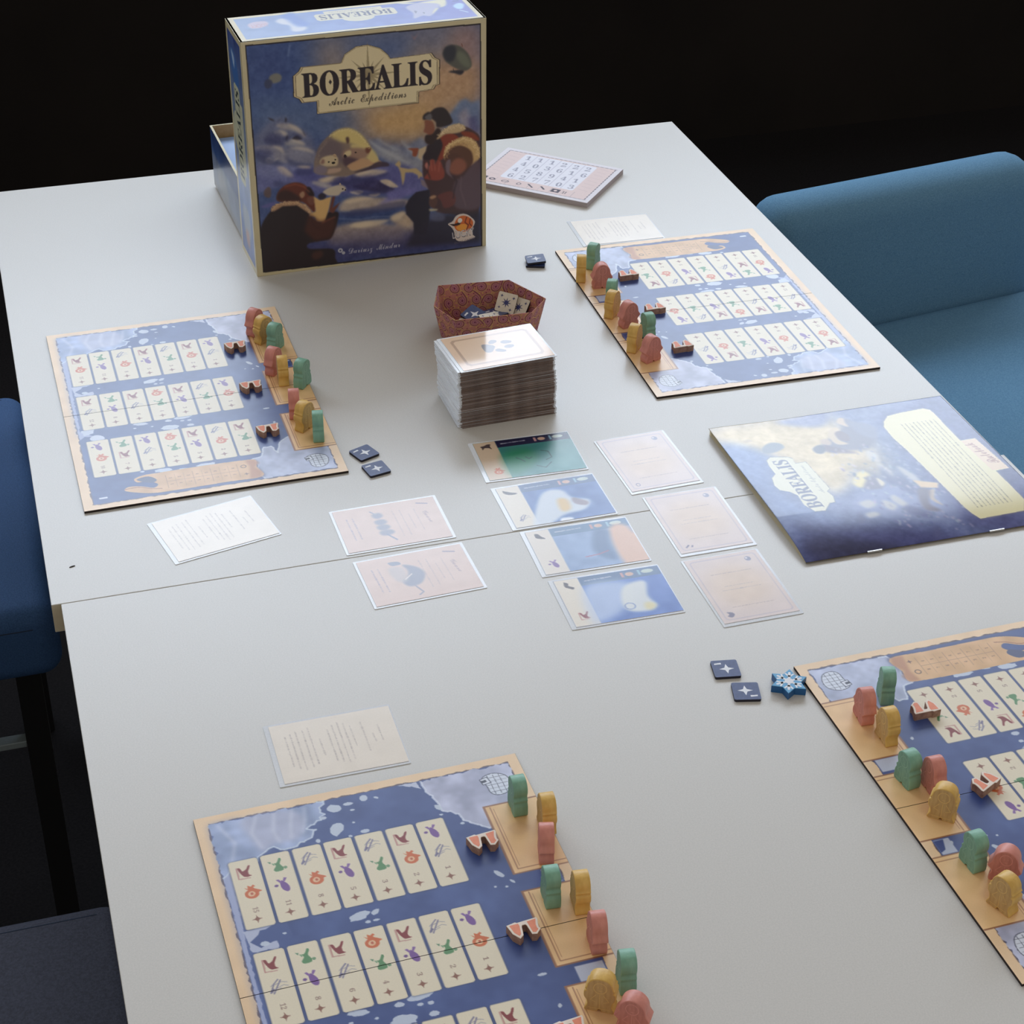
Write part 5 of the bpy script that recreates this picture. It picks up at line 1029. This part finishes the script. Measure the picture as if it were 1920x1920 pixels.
card(goal(31, 0), .5045, .0723, 91.9, 'pinkish sleeved goal card standing portrait, farthest of the three beside the rulebook')
card(goal(32, 1), .5128, -.0262, 89.9, 'pinkish sleeved goal card standing portrait, middle of the three beside the rulebook')
card(goal(33, 2), .5106, -.1225, 90.3, 'pinkish sleeved goal card standing portrait, nearest of the three beside the rulebook')
# two guide cards with a grey drawing
def guide(seed):
    cv = card_canvas(seed, (214, 188, 176)); cv.mottle(0.012, 8)
    for x, a, c in ((66, 14, 46), (60, 20, 42), (54, 12, 50), (48, 12, 50)): cv.scrawl(x - 0, a, x + 1, c, 0.9, (186, 166, 164), 0.8)
    cv.text(script('Goose'), 75, 28, 18, 4, (160, 140, 146), 0.8, 82); cv.line([(70, 6), (79, 9)], 1.4, (130, 124, 146), 0.9)
    for x in (9, 14): cv.scrawl(x, 14, x + 1, 46, 1.0, (160, 148, 164), 0.8)
    return cv
def guide9():
    cv = guide(41)
    for x, y, q in ((35, 16, 4), (35.5, 26, 4.6), (36, 34, 5), (37, 42, 5.6)): cv.blob([(x - q, y - 3.4), (x + q * 0.6, y - 4), (x + q, y + 1), (x, y + 4), (x - q, y + 2)], (138, 140, 158), 0.9, soft=0.7)
    cv.line([(36, 44), (42, 54)], 1.6, (134, 138, 160)); cv.line([(30, 8), (34, 14)], 1.4, (150, 150, 166)); return cv
def guide10():
    cv = guide(42)
    cv.blob([(34, 14), (44, 20), (48, 30), (42, 42), (32, 44), (28, 36), (34, 30), (36, 22)], (136, 140, 160), 0.9, soft=0.7); cv.blob([(24, 8), (32, 9), (33, 13), (26, 13)], (134, 140, 160), 0.95)
    cv.blob([(22, 16), (34, 18), (32, 36), (24, 34)], (190, 180, 180), 0.8, soft=1); cv.line([(36, 44), (40, 54), (36, 57)], 1.4, (150, 146, 160)); cv.line([(31, 34), (38, 28)], 1, (226, 214, 206)); return cv
card(guide9(), .2689, .0370, .89, 'pinkish sleeved card with a row of grey shapes, crossing the table seam', dx=-0.0002)
card(guide10(), .2730, -.0383, 2.49, 'pinkish sleeved card with a grey bird drawing, just below the seam', dx=-0.0002)
# three cream text cards
def textcard(seed):
    cv = card_canvas(seed, (234, 224, 211)); cv.mottle(0.01, 8)
    for x, a, c in ((74, 18, 36), (69, 26, 36), (63, 12, 44), (55, 14, 36), (51, 10, 50), (47, 8, 52), (43, 10, 50), (39, 14, 48), (32, 22, 40), (26, 8, 48), (22, 10, 50), (17, 10, 52), (13, 12, 50), (9, 14, 46)): cv.scrawl(x, a, x + 0.6, c, 0.9, (182, 170, 164), 0.75)
    return cv
card(textcard(51), .1282, .0700, 12.64, 'cream sleeved text card lying askew between the left board and the seam')
card(textcard(52), .1674, -.2202, .01, 'cream sleeved text card just above the board closest to the camera')
card(textcard(53), .6345, .5290, -2.1, 'cream sleeved text card beside the pad, touching a board edge')

# ------------------------------------------------------------------ draw deck: each sleeved card of the stack is its own object
bm = bbox(bmesh.new(), -.0437, .0437, -.0322, .0322, 0.00005, 0.00049, mi=0)
bbox(bm, -.0458, .0458, -.0316, .0316, 0.0, 0.00054, mi=1)
dme = bm2me('deck_card', bm); dme.materials.append(M_cardcore); dme.materials.append(M_sleeve)
dm2 = dme.copy(); dm2.materials[0] = M_cardcore2
N = 88; rg = random.Random(5); H_ = 0.0535
lx = ly = 0.0
for k in range(N):
    t = k / (N - 1)
    if k % 11 == 0: lx, ly = rg.uniform(-.0012, .0012), rg.uniform(-.0009, .0009)
    o = link('sleeved_card', dm2 if rg.random() < 0.3 else dme); o.location = (.4065 + .0012 * t + lx + rg.uniform(-.0007, .0007), .2030 + .0080 * t + ly + rg.uniform(-.0005, .0005), TZ + t * (H_ - .0006))
    o.rotation_euler = (0, 0, R(1.8 + 2.6 * t + rg.uniform(-0.7, 0.7)))
    tag(o, 'sleeved card in the tall draw deck, one of those under the paw print card', 'card', 'sleeved cards stacked in the draw deck')
q = Canvas(86, 62, 1.8, (220, 184, 148), 61); q.mottle(0.012, 8)
q.poly([(9, 6), (77, 6), (80, 9), (80, 53), (77, 56), (9, 56), (6, 53), (6, 9)], (178, 142, 110)); q.poly([(11, 8.6), (75, 8.6), (77.4, 11), (77.4, 51), (75, 53.4), (11, 53.4), (8.6, 51), (8.6, 11)], (222, 188, 152))
PW = (122, 112, 112)
q.blob(sl(q, P('34.53,24.53 39.69,25.52 44.8,30.08 43.02,34.79 38.44,40.21 33.8,39.04 32.95,31.09')), PW)
for p in (P('41.62,22.63 45.16,18.88 49.42,20.07 48.98,23.52 44.66,25.91 41.66,24.81'), P('52.36,24.76 56.08,22.87 61.91,25.55 61.07,28.86 56.15,29.4 52.58,27.55'), P('52.73,33.88 56.06,31.88 61.55,33.17 61.09,36.58 57.07,38.15 52.58,36.51'), P('43,37.09 46.76,36.15 51.83,40.68 50.02,43.21 44.69,41.61 42.75,40.01')): q.blob(sl(q, p), PW)
card(q, .4083, .2110, 4.5, 'top sleeved card of the draw deck, tan back with a grey paw print', dx=0.0006, z=H_ + .0001, group=None, m=M_top)

# ------------------------------------------------------------------ folded paisley paper tray
ps = Canvas(260, 40, 2, (192, 128, 116), 71); ps.mottle(0.03, 6)
rg = random.Random(9)
for j in range(3):
    for i in range(19):
        x = i * 14 + (j % 2) * 7 + rg.uniform(-1.5, 1.5); y = 6 + j * 13 + rg.uniform(-1.5, 1.5); a = rg.uniform(0, 360)
        drop = [(-5, 0), (-3.4, -3.8), (0, -4.8), (3.6, -3), (4.6, 1), (2.4, 4.4), (6, 8), (0.4, 6.4), (-3.6, 3.8)]
        for s_, col in ((1.2, (206, 172, 110)), (1.06, (132, 60, 92)), (0.84, (200, 146, 124)), (0.64, (156, 92, 122)), (0.44, (198, 138, 140)), (0.24, (124, 56, 92))):
            ps.blob(rot2(drop, x, y, s_, a), col, 0.95)
        for t in range(7):
            an = R(a + 51 * t); ps.ell(x + 6.9 * math.cos(an), y + 6.9 * math.sin(an), 0.7, 0.7, (130, 40, 80) if t % 2 else (220, 184, 90), 0.9)
RIM = [(.3995, .3832), (.4690, .3767), (.4922, .3295), (.4715, .3080), (.3972, .3117), (.3846, .3428)]
pc = (.4380, .3440)
BAS = [(pc[0] + (x - pc[0]) * 0.87, pc[1] + (y - pc[1]) * 0.82) for x, y in RIM]
tr = empty('paper_tray', (pc[0], pc[1], TZ), 0); tag(tr, 'six sided folded paper tray in magenta and orange paisley holding star tiles', 'tray')
hp = [.034, .034, .0335, .032, .032, .0335]
off = 0
ps_n = ps.n
for k in range(6):
    (xa, ya), (xb, yb) = RIM[k], RIM[(k + 1) % 6]; (ua, va), (ub, vb) = BAS[k], BAS[(k + 1) % 6]
    L_ = math.hypot(xb - xa, yb - ya) * 1000; i0 = int(off * ps_n); i1 = int((off + L_) * ps_n) + 1; off += L_ * 0.55
    def pos(X, Y, i0=i0, i1=i1, k=k, xa=xa, ya=ya, xb=xb, yb=yb, ua=ua, va=va, ub=ub, vb=vb):
        s_ = (X - i0 / ps_n) / ((i1 - 1 - i0) / ps_n); t = 1 - Y / 36.0
        x = (ua + (ub - ua) * s_) * (1 - t) + (xa + (xb - xa) * s_) * t; y = (va + (vb - va) * s_) * (1 - t) + (ya + (yb - ya) * s_) * t
        return x - pc[0], y - pc[1], t * (hp[k] + (hp[(k + 1) % 6] - hp[k]) * s_) + 0.0006
    me = sheet('side_panel', ps, pos, 0, int(36 * ps_n) + 1, i0, i1); o = link('side_panel', me, tr, [M_paper])
    md = o.modifiers.new('thickness', 'SOLIDIFY'); md.thickness = 0.0007; md.offset = 0
link('base_panel', extrude('base_panel', [(x - pc[0], y - pc[1]) for x, y in BAS[::-1]], 0, 0.0008), tr, [mat('magenta_paper', rgb(140, 60, 80), rgb(180, 110, 80), 300, rough=0.6)])
TL = [(.414, .349, 3.0, 12, 0, 0, 0), (.437, .352, 3.0, -8, 0, 0, 0), (.459, .350, 3.0, 30, 0, 0, 0), (.452, .330, 3.2, 70, 0, 0, 0), (.425, .329, 3.2, 15, 0, 0, 1),
      (.420, .347, 6.2, 40, 0, 6, 0), (.442, .346, 6.4, 10, 5, 0, 1), (.461, .340, 6.6, -20, 0, -7, 0), (.433, .336, 9.0, 60, 6, 4, 1), (.448, .352, 10.0, 20, -5, 3, 0), (.416, .338, 9.6, -30, 2, -4, 1), (.426, .350, 12.4, 35, 14, -12, 0), (.440, .338, 12.2, 12, 3, 2, 1)]
for i, (x, y, z, rz, tx, ty_, cm) in enumerate(TL):
    o = tile(x, y, TZ + z / 1000 + 0.002, rz, ('cream' if cm else 'navy') + ' star tile lying in the loose heap inside the paisley paper tray', ('cream' if cm else 'navy') + ' star tiles heaped in the paper tray', bool(cm), (tx, ty_))
o = tile(.4610, .3560, TZ + .0205, -34, 'cream star tile leaning upright in the paper tray, blue star pattern showing', None, True, (54, 6))
o = tile(.4720, .3500, TZ + .0165, -50, 'blank edged cream tile half hidden behind the leaning one in the paper tray', None, True, (48, 0))
